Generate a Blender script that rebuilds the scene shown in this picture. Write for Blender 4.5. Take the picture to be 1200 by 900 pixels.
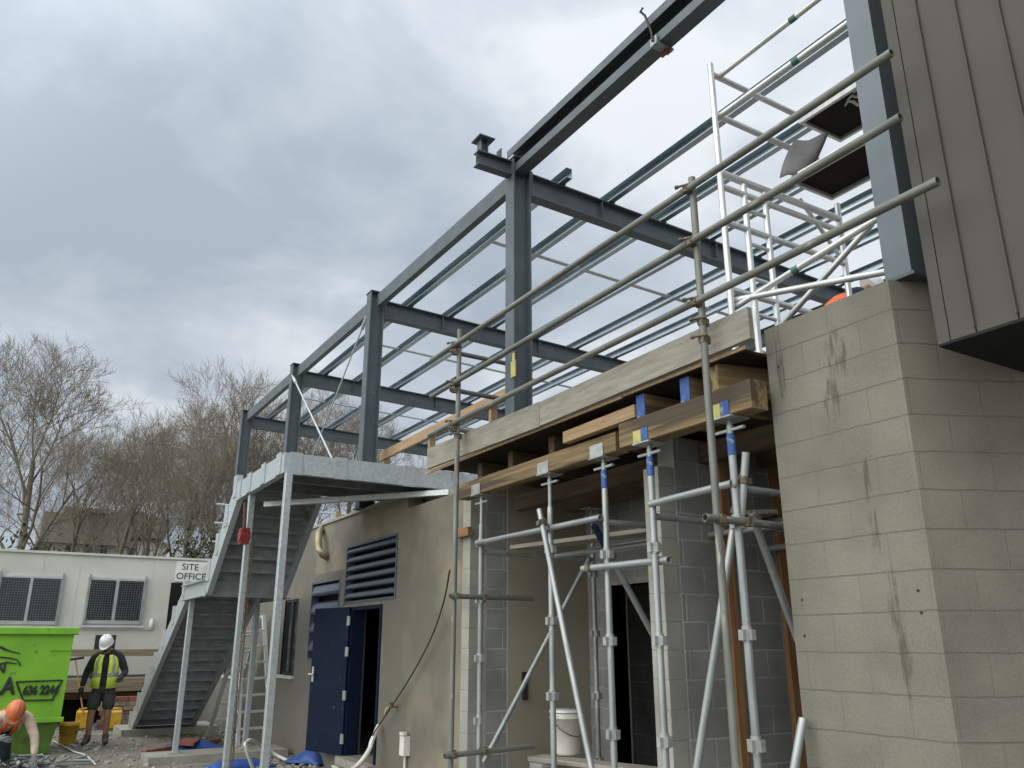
import bpy, math, random
from mathutils import Vector, Matrix
random.seed(7)
RAD = math.radians
for o in list(bpy.data.objects): bpy.data.objects.remove(o)
SC = bpy.context.scene
COL = SC.collection
# ------------------------------------------------------------------ camera
FPX, TILT, YAW, EYE = 960.0, RAD(17.6), RAD(31.2), 1.6
_R = Vector((math.cos(YAW), -math.sin(YAW), 0)); _FH = Vector((math.sin(YAW), math.cos(YAW), 0)); _Z = Vector((0, 0, 1))
_F = _FH*math.cos(TILT) + _Z*math.sin(TILT); _U = -_FH*math.sin(TILT) + _Z*math.cos(TILT); _C = Vector((0, 0, EYE))
cd = bpy.data.cameras.new('camera'); cam = bpy.data.objects.new('camera', cd); COL.objects.link(cam)
cd.sensor_width = 36; cd.lens = 36*FPX/1200; cd.clip_start = .05; cd.clip_end = 2000
cam.location = _C; cam.rotation_euler = (math.pi/2 + TILT, 0, -YAW)
SC.camera = cam
# ------------------------------------------------------------------ sky and sun
SUN_EL, SUN_AZ = RAD(38), RAD(-88)          # azimuth from +Y towards +X
sd = Vector((math.cos(SUN_EL)*math.sin(SUN_AZ), math.cos(SUN_EL)*math.cos(SUN_AZ), math.sin(SUN_EL)))
W = bpy.data.worlds.new('World'); SC.world = W; W.use_nodes = True
nt = W.node_tree; nt.nodes.clear(); N = nt.nodes.new; LK = nt.links.new
def mth(t, op, a, b=None, c=None, clamp=False):
    n = t.nodes.new('ShaderNodeMath'); n.operation = op; n.use_clamp = clamp
    for i, v in enumerate((a, b, c)):
        if v is None: continue
        if isinstance(v, (int, float)): n.inputs[i].default_value = v
        else: t.links.new(v, n.inputs[i])
    return n.outputs[0]
sky = N('ShaderNodeTexSky'); sky.sky_type = 'NISHITA'; sky.sun_disc = False; sky.sun_elevation = SUN_EL; sky.sun_rotation = SUN_AZ
tc = N('ShaderNodeTexCoord'); sep = N('ShaderNodeSeparateXYZ'); LK(tc.outputs['Generated'], sep.inputs[0])
zz = mth(nt, 'MAXIMUM', sep.outputs[2], 0.0); den = mth(nt, 'ADD', zz, .28)
cmb = N('ShaderNodeCombineXYZ')
LK(mth(nt, 'DIVIDE', sep.outputs[0], den), cmb.inputs[0]); LK(mth(nt, 'DIVIDE', sep.outputs[1], den), cmb.inputs[1]); cmb.inputs[2].default_value = 3.1
def cloud(scale, det, rough, dist, off):
    mp = N('ShaderNodeMapping'); mp.inputs['Location'].default_value = off; LK(cmb.outputs[0], mp.inputs[0])
    n = N('ShaderNodeTexNoise'); n.inputs['Scale'].default_value = scale; n.inputs['Detail'].default_value = det
    n.inputs['Roughness'].default_value = rough; n.inputs['Distortion'].default_value = dist; LK(mp.outputs[0], n.inputs[0]); return n.outputs[0]
c1 = cloud(1.15, 5, .5, .25, (1.7, .4, 0)); c2 = cloud(3.6, 6, .55, .3, (5, 2, 1))
cv = mth(nt, 'ADD', mth(nt, 'MULTIPLY', c1, .56), mth(nt, 'MULTIPLY', c2, .44))
# brighter cloud on the side of the hidden sun's opening (east of the frame), darker bank to the north-west
side = mth(nt, 'MULTIPLY_ADD', sep.outputs[0], .20, -.055)
cv = mth(nt, 'ADD', cv, side)
rp = N('ShaderNodeValToRGB'); LK(cv, rp.inputs[0]); e = rp.color_ramp.elements
e[0].position = .42; e[0].color = (3.8, 4.32, 5.0, 1); e[1].position = .635; e[1].color = (7.1, 7.5, 7.85, 1)
m_ = e.new(.525); m_.color = (5.0, 5.55, 6.25, 1)
mx = N('ShaderNodeMix'); mx.data_type = 'RGBA'; mx.inputs[0].default_value = .93
LK(sky.outputs[0], mx.inputs[6]); LK(rp.outputs[0], mx.inputs[7])
zen = mth(nt, 'MULTIPLY_ADD', zz, .45, .80)      # overcast sky: brighter towards the zenith
# unseen west sky round the sun, brightened as added fill for bays and facade
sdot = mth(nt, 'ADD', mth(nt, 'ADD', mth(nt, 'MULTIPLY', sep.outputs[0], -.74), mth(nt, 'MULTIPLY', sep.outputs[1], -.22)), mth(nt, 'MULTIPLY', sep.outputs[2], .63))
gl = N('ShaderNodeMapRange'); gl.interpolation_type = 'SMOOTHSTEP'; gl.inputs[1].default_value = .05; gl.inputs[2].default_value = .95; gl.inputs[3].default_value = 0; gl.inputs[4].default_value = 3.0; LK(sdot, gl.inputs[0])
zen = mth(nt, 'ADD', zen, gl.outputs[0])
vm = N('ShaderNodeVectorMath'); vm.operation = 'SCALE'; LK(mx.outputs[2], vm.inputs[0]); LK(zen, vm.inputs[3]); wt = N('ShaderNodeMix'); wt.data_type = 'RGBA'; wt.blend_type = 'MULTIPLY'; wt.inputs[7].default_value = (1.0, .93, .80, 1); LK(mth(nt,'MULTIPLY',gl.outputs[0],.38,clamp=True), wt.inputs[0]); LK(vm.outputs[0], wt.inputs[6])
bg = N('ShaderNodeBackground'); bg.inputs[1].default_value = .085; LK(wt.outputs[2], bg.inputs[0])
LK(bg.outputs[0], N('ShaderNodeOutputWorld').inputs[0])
sl = bpy.data.lights.new('sun', 'SUN'); sl.energy = .8; sl.angle = RAD(70); sl.color = (1, .95, .86)
so = bpy.data.objects.new('sun', sl); COL.objects.link(so); so.rotation_euler = (-sd).to_track_quat('-Z', 'Y').to_euler(); so.location = sd*60
SC.view_settings.view_transform = 'Standard'; SC.view_settings.look = 'None'; SC.view_settings.exposure = 0.50; SC.view_settings.gamma = 1
SC.cycles.use_denoising = True; SC.cycles.max_bounces = 14; SC.cycles.diffuse_bounces = 8
# ------------------------------------------------------------------ helpers
def at(px, py, X=None, Y=None, Z=None):
    """Point where the sight line of a photo pixel meets a real plane of the site."""
    d = _F + _R*((px-600)/FPX) + _U*((450-py)/FPX)
    t = X/d.x if X is not None else Y/d.y if Y is not None else (Z-EYE)/d.z
    return _C + d*t
MATS = {}
def mat(name, col, col2=None, scale=6, rough=.6, metal=0, bump=0, stretch=(1,1,1), coord='Object', det=5, contrast=(.35,.65), spots=None, bscale=None, vary=0, trans=0, alpha=1):
    m = bpy.data.materials.new(name); m.use_nodes = True; t = m.node_tree; b = t.nodes['Principled BSDF']
    b.inputs['Specular IOR Level'].default_value = .15 if name in ('navy','cladding','dark_inside','soffit','form_ply','black_ply') else .5; b.inputs['Roughness'].default_value = rough; b.inputs['Metallic'].default_value = metal
    if trans: b.inputs['Transmission Weight'].default_value = trans
    if alpha < 1: b.inputs['Alpha'].default_value = alpha
    tcn = t.nodes.new('ShaderNodeTexCoord'); mp = t.nodes.new('ShaderNodeMapping'); mp.inputs['Scale'].default_value = stretch
    t.links.new(tcn.outputs[coord], mp.inputs[0])
    if vary:
        oi = t.nodes.new('ShaderNodeObjectInfo'); cx = t.nodes.new('ShaderNodeCombineXYZ')
        for i in range(3): t.links.new(mth(t, 'MULTIPLY', oi.outputs['Random'], 37.0+i*11), cx.inputs[i])
        t.links.new(cx.outputs[0], mp.inputs['Location'])
    nz = t.nodes.new('ShaderNodeTexNoise'); nz.inputs['Scale'].default_value = scale; nz.inputs['Detail'].default_value = det; t.links.new(mp.outputs[0], nz.inputs[0])
    r = t.nodes.new('ShaderNodeValToRGB'); t.links.new(nz.outputs[0], r.inputs[0]); c2 = col2 or tuple(c*.82 for c in col)
    r.color_ramp.elements[0].position, r.color_ramp.elements[1].position = contrast
    r.color_ramp.elements[0].color = (*c2, 1); r.color_ramp.elements[1].color = (*col, 1)
    out = r.outputs[0]
    if spots:
        s = t.nodes.new('ShaderNodeTexNoise'); s.inputs['Scale'].default_value = spots[1]; s.inputs['Detail'].default_value = 6; t.links.new(mp.outputs[0], s.inputs[0])
        f = t.nodes.new('ShaderNodeMapRange'); f.inputs[1].default_value = spots[2]; f.inputs[2].default_value = spots[2]+.08; t.links.new(s.outputs[0], f.inputs[0])
        x = t.nodes.new('ShaderNodeMix'); x.data_type = 'RGBA'; t.links.new(f.outputs[0], x.inputs[0]); t.links.new(out, x.inputs[6]); x.inputs[7].default_value = (*spots[0], 1); out = x.outputs[2]
    if vary:
        hs = t.nodes.new('ShaderNodeHueSaturation'); t.links.new(out, hs.inputs['Color'])
        t.links.new(mth(t, 'MULTIPLY_ADD', oi.outputs['Random'], vary, 1-vary/2), hs.inputs['Value']); out = hs.outputs[0]
    t.links.new(out, b.inputs['Base Color'])
    if bump:
        n2 = nz
        if bscale:
            n2 = t.nodes.new('ShaderNodeTexNoise'); n2.inputs['Scale'].default_value = bscale; n2.inputs['Detail'].default_value = 6; t.links.new(mp.outputs[0], n2.inputs[0])
        bp = t.nodes.new('ShaderNodeBump'); bp.inputs['Strength'].default_value = bump; bp.inputs['Distance'].default_value = .02
        t.links.new(n2.outputs[0], bp.inputs['Height']); t.links.new(bp.outputs[0], b.inputs['Normal'])
    MATS[name] = m; return m
def blockmat(name, col, col2, mort, off=(0,0), stains=(), msize=.007, bstr=.5, perp=1.0):
    """Hollow concrete blocks 0.39 x 0.19 on a UV map in metres; wet runs with a shape of their own."""
    m = bpy.data.materials.new(name); m.use_nodes = True; t = m.node_tree; b = t.nodes['Principled BSDF']; b.inputs['Roughness'].default_value = .9
    tcn = t.nodes.new('ShaderNodeTexCoord'); mp = t.nodes.new('ShaderNodeMapping'); mp.inputs['Location'].default_value = (off[0], off[1], 0); t.links.new(tcn.outputs['UV'], mp.inputs[0])
    # wobble the joints a little so they are not ruler-straight
    wn = t.nodes.new('ShaderNodeTexNoise'); wn.inputs['Scale'].default_value = 9; t.links.new(tcn.outputs['UV'], wn.inputs[0])
    wv = t.nodes.new('ShaderNodeVectorMath'); wv.operation = 'MULTIPLY_ADD'; t.links.new(wn.outputs['Color'], wv.inputs[0]); wv.inputs[1].default_value = (.012,.012,0); t.links.new(mp.outputs[0], wv.inputs[2])
    br = t.nodes.new('ShaderNodeTexBrick'); br.inputs['Scale'].default_value = 1; br.inputs['Brick Width'].default_value = .4; br.inputs['Row Height'].default_value = .2
    br.inputs['Mortar Size'].default_value = msize; br.inputs['Mortar Smooth'].default_value = .4; br.inputs['Color1'].default_value = (*col,1); br.inputs['Color2'].default_value = (*col2,1); br.inputs['Mortar'].default_value = (*mort,1); br.inputs['Bias'].default_value = -.2
    t.links.new(wv.outputs[0], br.inputs[0])
    n1 = t.nodes.new('ShaderNodeTexNoise'); n1.inputs['Scale'].default_value = 2.2; n1.inputs['Detail'].default_value = 8; t.links.new(tcn.outputs['UV'], n1.inputs[0])
    n2 = t.nodes.new('ShaderNodeTexNoise'); n2.inputs['Scale'].default_value = 70; n2.inputs['Detail'].default_value = 4; t.links.new(tcn.outputs['UV'], n2.inputs[0])
    # joints only partly visible (rubbed over)
    jn = t.nodes.new('ShaderNodeMapRange'); jn.inputs[1].default_value = .38; jn.inputs[2].default_value = .6; jn.inputs[3].default_value = .25; t.links.new(n1.outputs[0], jn.inputs[0])
    val = mth(t, 'ADD', mth(t, 'MULTIPLY_ADD', n1.outputs[0], .9, .55), mth(t, 'MULTIPLY_ADD', n2.outputs[0], .5, -.25))
    avg = tuple((a+c)/2 for a, c in zip(col, col2))
    mj = t.nodes.new('ShaderNodeMix'); mj.data_type = 'RGBA'; mj.inputs[6].default_value = (*avg,1); t.links.new(br.outputs[0], mj.inputs[7]); 
    spj = t.nodes.new('ShaderNodeSeparateXYZ'); t.links.new(wv.outputs[0], spj.inputs[0]); fr_ = mth(t,'ABSOLUTE',mth(t,'SUBTRACT',mth(t,'FRACT',mth(t,'MULTIPLY',spj.outputs[1],5.0)),.5)); bed = mth(t,'GREATER_THAN',fr_,.5-msize*5)
    t.links.new(mth(t,'MULTIPLY',mth(t,'ADD',jn.outputs[0],.15,clamp=True),mth(t,'MULTIPLY_ADD',bed,1-perp,perp)), mj.inputs[0])
    vs = t.nodes.new('ShaderNodeVectorMath'); vs.operation = 'SCALE'; t.links.new(mj.outputs[2], vs.inputs[0]); t.links.new(val, vs.inputs[3]); out = vs.outputs[0]
    if stains:
        sp = t.nodes.new('ShaderNodeSeparateXYZ'); t.links.new(tcn.outputs['UV'], sp.inputs[0])
        ms = t.nodes.new('ShaderNodeMapping'); ms.inputs['Scale'].default_value = (32, 4.2, 1); t.links.new(tcn.outputs['UV'], ms.inputs[0])
        sn = t.nodes.new('ShaderNodeTexNoise'); sn.inputs['Scale'].default_value = 1; sn.inputs['Detail'].default_value = 5; sn.inputs['Roughness'].default_value = .65; t.links.new(ms.outputs[0], sn.inputs[0])
        tot = None
        for (u0, v0, wu, wv_) in stains:
            a = mth(t, 'POWER', mth(t, 'DIVIDE', mth(t, 'ABSOLUTE', mth(t, 'SUBTRACT', sp.outputs[0], u0)), wu), 2.0)
            c = mth(t, 'POWER', mth(t, 'DIVIDE', mth(t, 'ABSOLUTE', mth(t, 'SUBTRACT', sp.outputs[1], v0)), wv_), 2.0)
            k = mth(t, 'SUBTRACT', 1.0, mth(t, 'ADD', a, c), clamp=True)
            tot = k if tot is None else mth(t, 'MAXIMUM', tot, k)
        fm = t.nodes.new('ShaderNodeMapRange'); t.links.new(mth(t, 'ADD', mth(t,'MULTIPLY',tot,.30), sn.outputs[0]), fm.inputs[0]); fm.inputs[1].default_value = .72; fm.inputs[2].default_value = .84; fm.inputs[4].default_value = .6
        x = t.nodes.new('ShaderNodeMix'); x.data_type = 'RGBA'; t.links.new(mth(t,'MULTIPLY',fm.outputs[0],mth(t,'GREATER_THAN',tot,.02)), x.inputs[0]); t.links.new(out, x.inputs[6]); x.inputs[7].default_value = (.05,.047,.04,1); out = x.outputs[2]
    t.links.new(out, b.inputs['Base Color'])
    hgt = mth(t, 'ADD', mth(t, 'MULTIPLY', mth(t,'MULTIPLY',br.outputs['Fac'],mth(t,'MULTIPLY_ADD',bed,1-perp,perp)), -1.0), mth(t, 'MULTIPLY', n2.outputs[0], .35))
    bp = t.nodes.new('ShaderNodeBump'); bp.inputs['Strength'].default_value = bstr; bp.inputs['Distance'].default_value = .006; t.links.new(hgt, bp.inputs['Height']); t.links.new(bp.outputs[0], b.inputs['Normal'])
    MATS[name] = m; return m
class MB:
    def __init__(s): s.v = []; s.f = []; s.sm = []
    def add(s, vs, fs, M=None, smooth=False):
        k = len(s.v); s.v += [(M @ Vector(p)) if M else Vector(p) for p in vs]; s.f += [tuple(i+k for i in f) for f in fs]; s.sm += [smooth]*len(fs); return s
    def box(s, a, b, M=None):
        x0,y0,z0 = a; x1,y1,z1 = b
        return s.add([(x0,y0,z0),(x1,y0,z0),(x1,y1,z0),(x0,y1,z0),(x0,y0,z1),(x1,y0,z1),(x1,y1,z1),(x0,y1,z1)],
                     [(0,3,2,1),(4,5,6,7),(0,1,5,4),(1,2,6,5),(2,3,7,6),(3,0,4,7)], M)
    def prism(s, poly, x0, x1, M=None, smooth=False):     # polygon in local YZ (ccw seen from +X), extruded along X
        n = len(poly); vs = [(x0,y,z) for y,z in poly] + [(x1,y,z) for y,z in poly]
        s.add(vs, [(i,(i+1)%n,n+(i+1)%n,n+i) for i in range(n)], M, smooth)
        return s.add(vs, [tuple(range(n-1,-1,-1)), tuple(range(n,2*n))], M)
    def rect(s, w, h, x0, x1, c=.004, M=None, dy=0, dz=0):
        a, b = w/2, h/2; c = min(c, a*.4, b*.4)
        return s.prism([(y+dy,z+dz) for y,z in ((a,-b+c),(a,b-c),(a-c,b),(-a+c,b),(-a,b-c),(-a,-b+c),(-a+c,-b),(a-c,-b))], x0, x1, M)
    def tube(s, r, x0, x1, n=14, wall=.004, M=None, hollow=True, r1=None):
        r1 = r if r1 is None else r1
        ang = [2*math.pi*i/n for i in range(n)]
        vs = [(x0,r*math.cos(a),r*math.sin(a)) for a in ang]+[(x1,r1*math.cos(a),r1*math.sin(a)) for a in ang]
        s.add(vs, [(i,(i+1)%n,n+(i+1)%n,n+i) for i in range(n)], M, True)
        if not hollow or x1-x0 < .12:
            return s.add(vs, [tuple(range(n-1,-1,-1)), tuple(range(n,2*n))], M)
        for xe, sg, rr in ((x0,1,r),(x1,-1,r1)):
            ri = rr-wall; xi = xe+sg*.05
            v2 = [(xe,rr*math.cos(a),rr*math.sin(a)) for a in ang]+[(xe,ri*math.cos(a),ri*math.sin(a)) for a in ang]+[(xi,ri*math.cos(a),ri*math.sin(a)) for a in ang]
            f = []
            for i in range(n):
                j = (i+1)%n; q = [(j,i,n+i,n+j),(n+j,n+i,2*n+i,2*n+j)]; f += q if sg > 0 else [tuple(reversed(x)) for x in q]
            f.append(tuple(range(3*n-1,2*n-1,-1)) if sg > 0 else tuple(range(2*n,3*n))); s.add(v2, f, M)
        return s
    def sweep(s, pts, r, n=8, M=None):
        pts = [Vector(p) for p in pts]; vs = []; m = len(pts); up = Vector((.123,.2,.97))
        for i, p in enumerate(pts):
            rr = r[i] if isinstance(r, (list,tuple)) else r
            d = (pts[min(i+1,m-1)]-pts[max(i-1,0)]).normalized(); a = d.cross(up); a = a.normalized() if a.length > 1e-4 else d.cross(Vector((1,0,0))).normalized(); b = d.cross(a)
            vs += [tuple(p+a*(rr*math.cos(2*math.pi*k/n))+b*(rr*math.sin(2*math.pi*k/n))) for k in range(n)]
        f = [(i*n+k,i*n+(k+1)%n,(i+1)*n+(k+1)%n,(i+1)*n+k) for i in range(m-1) for k in range(n)]
        s.add(vs, f, M, True); return s.add(vs, [tuple(range(n-1,-1,-1)), tuple(range((m-1)*n,m*n))], M)
    def lathe(s, prof, n=20, M=None, caps=True):          # (r,z) pairs about Z
        vs = [(r*math.cos(2*math.pi*k/n), r*math.sin(2*math.pi*k/n), z) for r,z in prof for k in range(n)]; m = len(prof)
        s.add(vs, [(i*n+k,i*n+(k+1)%n,(i+1)*n+(k+1)%n,(i+1)*n+k) for i in range(m-1) for k in range(n)], M, True)
        if caps: s.add(vs, [tuple(range(n-1,-1,-1)), tuple(range((m-1)*n,m*n))], M)
        return s
    def mesh(s, name, m):
        me = bpy.data.meshes.new(name); me.from_pydata([tuple(v) for v in s.v], [], s.f); me.update()
        for p, q in zip(me.polygons, s.sm): p.use_smooth = q
        uv = me.uv_layers.new(name='UVMap')
        for p in me.polygons:
            n = p.normal
            if abs(n.z) > .75:
                for li in p.loop_indices: c = me.vertices[me.loops[li].vertex_index].co; uv.data[li].uv = (c.x, c.y)
            else:
                t = Vector((-n.y, n.x, 0)).normalized()
                for li in p.loop_indices: c = me.vertices[me.loops[li].vertex_index].co; uv.data[li].uv = (c.dot(t), c.z)
        if m: me.materials.append(MATS[m] if isinstance(m, str) else m)
        return me
    def build(s, name, m, parent=None, M=None):
        return link(name, s.mesh(name, m), parent, M)
WM = {}
def link(name, data, parent=None, M=None):
    o = bpy.data.objects.new(name, data); COL.objects.link(o); M = M or Matrix.Identity(4)
    if parent: o.parent = parent; o.matrix_local = WM[parent].inverted() @ M
    else: o.matrix_local = M
    WM[o] = M; return o
def tag(o, label=None, cat=None, group=None, kind=None):
    if label: o['label'] = label
    if cat: o['category'] = cat
    if group: o['group'] = group
    if kind: o['kind'] = kind
    return o
def thing(name, loc, label, cat, group=None):
    return tag(link(name, None, None, Matrix.Translation(Vector(loc))), label, cat, group)
def frame(p0, p1, up=(0,0,1)):
    p0, p1 = Vector(p0), Vector(p1); x = (p1-p0).normalized(); u = Vector(up)
    y = u.cross(x)
    if y.length < 1e-4: y = Vector((0,1,0))
    y.normalize(); z = x.cross(y)
    M = Matrix((x,y,z)).transposed().to_4x4(); M.translation = p0; return M, (p1-p0).length
def bar_rect(name, p0, p1, w, h, m, parent=None, up=(0,0,1), c=.004):
    M, L = frame(p0, p1, up); return MB().rect(w, h, 0, L, c).build(name, m, parent, M)
def bar_tube(name, p0, p1, r, m, parent=None, n=14, hollow=True):
    M, L = frame(p0, p1); return MB().tube(r, 0, L, n, hollow=hollow).build(name, m, parent, M)
def Ipoly(d, b, tw, tf):
    h = d/2; w = b/2; t = tw/2
    return [(w,-h),(w,-h+tf),(t,-h+tf),(t,h-tf),(w,h-tf),(w,h),(-w,h),(-w,h-tf),(-t,h-tf),(-t,-h+tf),(-w,-h+tf),(-w,-h)]
def Cpoly(d, b, t, tf=None, s=1):      # open towards +Y*s
    h = d/2; tf = tf or t
    p = [(0,-h),(b,-h),(b,-h+tf),(t,-h+tf),(t,h-tf),(b,h-tf),(b,h),(0,h)]
    return p if s > 0 else [(-y,z) for y,z in reversed(p)]
def lipC(d, b, t, lip):                # lipped purlin, open towards -Y
    h = d/2
    return [(0,-h),(0,h),(-b,h),(-b,h-lip),(-b+t,h-lip),(-b+t,h-t),(-t,h-t),(-t,-h+t),(-b+t,-h+t),(-b+t,-h+lip),(-b,-h+lip),(-b,-h)]
def bar_poly(name, p0, p1, poly, m, parent=None, up=(0,0,1)):
    M, L = frame(p0, p1, up); return MB().prism(poly, 0, L).build(name, m, parent, M)
# ------------------------------------------------------------------ materials
mat('primed_steel', (.092,.112,.126), (.07,.087,.099), 4, .52, .1, .04, vary=.10, spots=((.16,.17,.18), 14, .68))
mat('post_steel', (.125,.152,.178), (.105,.13,.153), 2, .45, .1, .03)
mat('purlin_steel', (.42,.48,.53), (.33,.385,.43), 5, .33, .88, .03, (.4,1,1), vary=.12)
mat('galv', (.53,.57,.58), (.40,.435,.445), 26, .42, .55, .06, vary=.08, contrast=(.3,.7))
mat('galv_shaded', (.20,.22,.225), (.15,.165,.17), 7, .55, .3, .05)  # galvanised steel, colour darkened to carry the shade under the landing
mat('galv_dull', (.36,.385,.39), (.26,.28,.285), 7, .5, .5, .06, vary=.1)
mat('tube_new', (.42,.445,.44), (.28,.30,.30), 5, .45, .55, .05, (.6,3,3), vary=.14, spots=((.24,.24,.22), 9, .66))
mat('tube_old', (.205,.21,.187), (.13,.134,.12), 5, .6, .35, .12, (.5,3,3), vary=.22, spots=((.33,.33,.29), 11, .62))
mat('coupler', (.20,.165,.12), (.11,.085,.06), 30, .65, .5, .2, spots=((.30,.28,.22), 25, .6))
mat('aluminium', (.74,.75,.74), (.58,.59,.58), 6, .38, .55, .04, (.6,3,3), vary=.08)
mat('black_ply', (.012,.011,.011), (.02,.018,.017), 6, .65)
mat('grey_tarp', (.17,.165,.165), (.12,.117,.118), 5, .8, 0, .3)
mat('white_paint', (.78,.78,.76), (.68,.68,.65), 5, .5)
mat('green_band', (.06,.16,.13), None, 5, .5)
mat('raw_pine', (.40,.275,.16), (.30,.195,.105), 6, .75, 0, .15, (.6,9,9), vary=.2)
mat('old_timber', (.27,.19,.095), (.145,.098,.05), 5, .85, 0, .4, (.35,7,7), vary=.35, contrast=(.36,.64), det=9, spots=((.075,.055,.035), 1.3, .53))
mat('grey_plank', (.335,.315,.265), (.215,.2,.168), 4, .9, 0, .4, (.8,6,6), vary=.14, contrast=(.3,.7), det=9, spots=((.16,.145,.115), 2.2, .63))
mat('shaded_timber', (.10,.07,.04), (.06,.04,.025), 5, .9, 0, .3, (.5,9,9), vary=.3)  # weathered timber with the shade under the deck put into its colour
mat('stud_timber', (.30,.155,.06), (.20,.10,.04), 5, .8, 0, .2, (.5,9,9), vary=.2)
mat('form_ply', (.03,.022,.017), (.02,.015,.012), 3, .75, 0, .1)
mat('ply_edge', (.42,.32,.19), (.28,.2,.12), 20, .8, 0, .1, (1,1,8))
mat('blue_paint', (.035,.105,.33), (.025,.075,.25), 18, .55, 0, .08, spots=((.30,.31,.32), 16, .64))
mat('yellow_paint', (.52,.48,.12), (.40,.37,.12), 14, .6, spots=((.22,.2,.13), 18, .6))
mat('jack_plate', (.42,.43,.42), (.30,.31,.30), 16, .5, .4, .08, vary=.15)
mat('plaster', (.245,.212,.158), (.14,.13,.105), .9, .92, 0, .12, det=9, contrast=(.40,.60), bscale=30, spots=((.142,.134,.113), 1.4, .60))
mat('plaster_grey', (.155,.148,.128), (.13,.124,.108), 1.3, .92, 0, .1, bscale=30)
mat('plaster_rec', (.35,.31,.24), (.28,.25,.195), 1.1, .9, 0, .1, bscale=30)
blockmat('block_front', (.193,.184,.150), (.172,.164,.134), (.132,.126,.104), off=(.1,.04), stains=((-2.87,3.2,.16,.30),(-2.93,2.95,.08,.25),(-3.28,3.2,.05,.5),(-2.78,2.45,.04,.2),(-2.77,2.15,.06,.28),(-2.70,1.75,.08,.40),(-2.70,1.45,.05,.25)), msize=.006, perp=.35)
blockmat('block_raw', (.26,.26,.25), (.205,.207,.20), (.36,.36,.34), off=(.05,.04), msize=.010, bstr=.7)
blockmat('block_strip', (.32,.31,.275), (.29,.28,.25), (.24,.235,.21), off=(.3,.04), msize=.006)
mat('cladding', (.088,.083,.072), (.076,.072,.063), 1.5, .5, .0, .02, det=3)
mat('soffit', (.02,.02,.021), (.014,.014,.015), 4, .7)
mat('navy', (.006,.0135,.036), (.0045,.01,.028), 5, .6, 0, .04, spots=((.05,.07,.11), 11, .67))
mat('louvre', (.085,.105,.145), (.07,.088,.12), 5, .45, .1, .03)
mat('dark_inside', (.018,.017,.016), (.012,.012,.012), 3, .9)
mat('glass', (.015,.018,.02), (.03,.034,.037), 2, .12, 0)
mat('white_alu', (.62,.63,.62), (.5,.51,.5), 4, .45, .2)
mat('copper_pipe', (.36,.29,.19), (.25,.2,.13), 8, .45, .5, .05)
mat('concrete', (.33,.315,.275), (.24,.23,.2), 5, .9, 0, .3, bscale=30)
mat('slab', (.30,.28,.25), (.24,.225,.20), 4, .9)
mat('pvc', (.72,.71,.66), (.6,.59,.54), 6, .45)
mat('red_paint', (.25,.022,.016), (.13,.014,.012), 14, .45, .1, .08)
mat('brick_red', (.27,.10,.07), (.19,.075,.055), 9, .85, 0, .2)
mat('cabin_white', (.60,.59,.53), (.51,.50,.45), 1.4, .55, 0, .02, det=8, spots=((.43,.41,.36), 1.6, .62))
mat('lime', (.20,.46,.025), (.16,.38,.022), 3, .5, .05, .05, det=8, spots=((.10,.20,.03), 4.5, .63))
mat('lime_shaded', (.10,.20,.025), (.07,.13,.02), 4, .6, .05, .08, spots=((.07,.06,.03), 5, .58))  # skip green with the shadow on the lower body mixed into the colour
mat('black_paint', (.014,.02,.014), (.02,.03,.02), 8, .6)
mat('black_rubber', (.016,.016,.017), (.025,.025,.026), 8, .6)
mat('yellow_plastic', (.66,.38,.03), (.52,.29,.025), 6, .45, spots=((.35,.22,.05), 10, .66))
mat('blue_tarp', (.03,.09,.34), (.022,.065,.26), 6, .5, 0, .4)
mat('clear_sheet', (.75,.77,.8), (.6,.62,.66), 3, .25, 0, .6, trans=.0, alpha=.28)
mat('bucket_white', (.62,.60,.55), (.5,.48,.44), 7, .5, spots=((.36,.33,.28), 8, .62))
mat('bark', (.17,.145,.105), (.10,.085,.06), 7, .95, 0, .3)
mat('twig', (.265,.228,.175), (.19,.162,.126), 1.5, .95)
mat('ivy', (.05,.06,.022), (.025,.034,.012), 3, .85)
mat('far_wall', (.40,.39,.36), (.33,.32,.30), .6, .9)
mat('far_dark', (.165,.152,.13), (.12,.11,.097), .8, .85, 0, .1, (3,3,.3))
mat('skin', (.36,.2,.13), (.31,.165,.105), 9, .55)
mat('hivis', (.80,.93,.12), (.66,.82,.09), 9, .7)
mat('hivis_orange', (.80,.14,.025), (.66,.11,.02), 9, .7)
mat('reflective', (.55,.56,.55), (.4,.41,.4), 16, .35, .4)
mat('black_cloth', (.014,.014,.016), (.026,.026,.028), 9, .9, 0, .3)
mat('grey_cloth', (.065,.067,.065), (.035,.036,.036), 10, .9, 0, .3)
mat('navy_cloth', (.02,.025,.045), (.012,.015,.028), 9, .9)
mat('tan_cloth', (.60,.49,.39), (.44,.34,.26), 11, .9, 0, .3)
mat('denim', (.035,.045,.065), (.02,.027,.042), 9, .9)
mat('boot', (.07,.06,.045), (.045,.04,.03), 10, .8)
mat('hat_white', (.78,.78,.78), (.68,.68,.68), 8, .35)
mat('hat_orange', (.62,.17,.06), (.5,.13,.05), 8, .4)
mat('glove', (.20,.2,.2), (.12,.12,.12), 12, .8)
mat('rope', (.10,.035,.025), (.07,.025,.02), 12, .8)
mat('timber_deck', (.26,.21,.14), (.17,.135,.09), 4, .85, 0, .2, (.4,6,6))
mat('brick_pile', (.30,.25,.19), (.17,.145,.11), 9, .9, 0, .3, spots=((.29,.23,.17), 7, .56))
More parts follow.
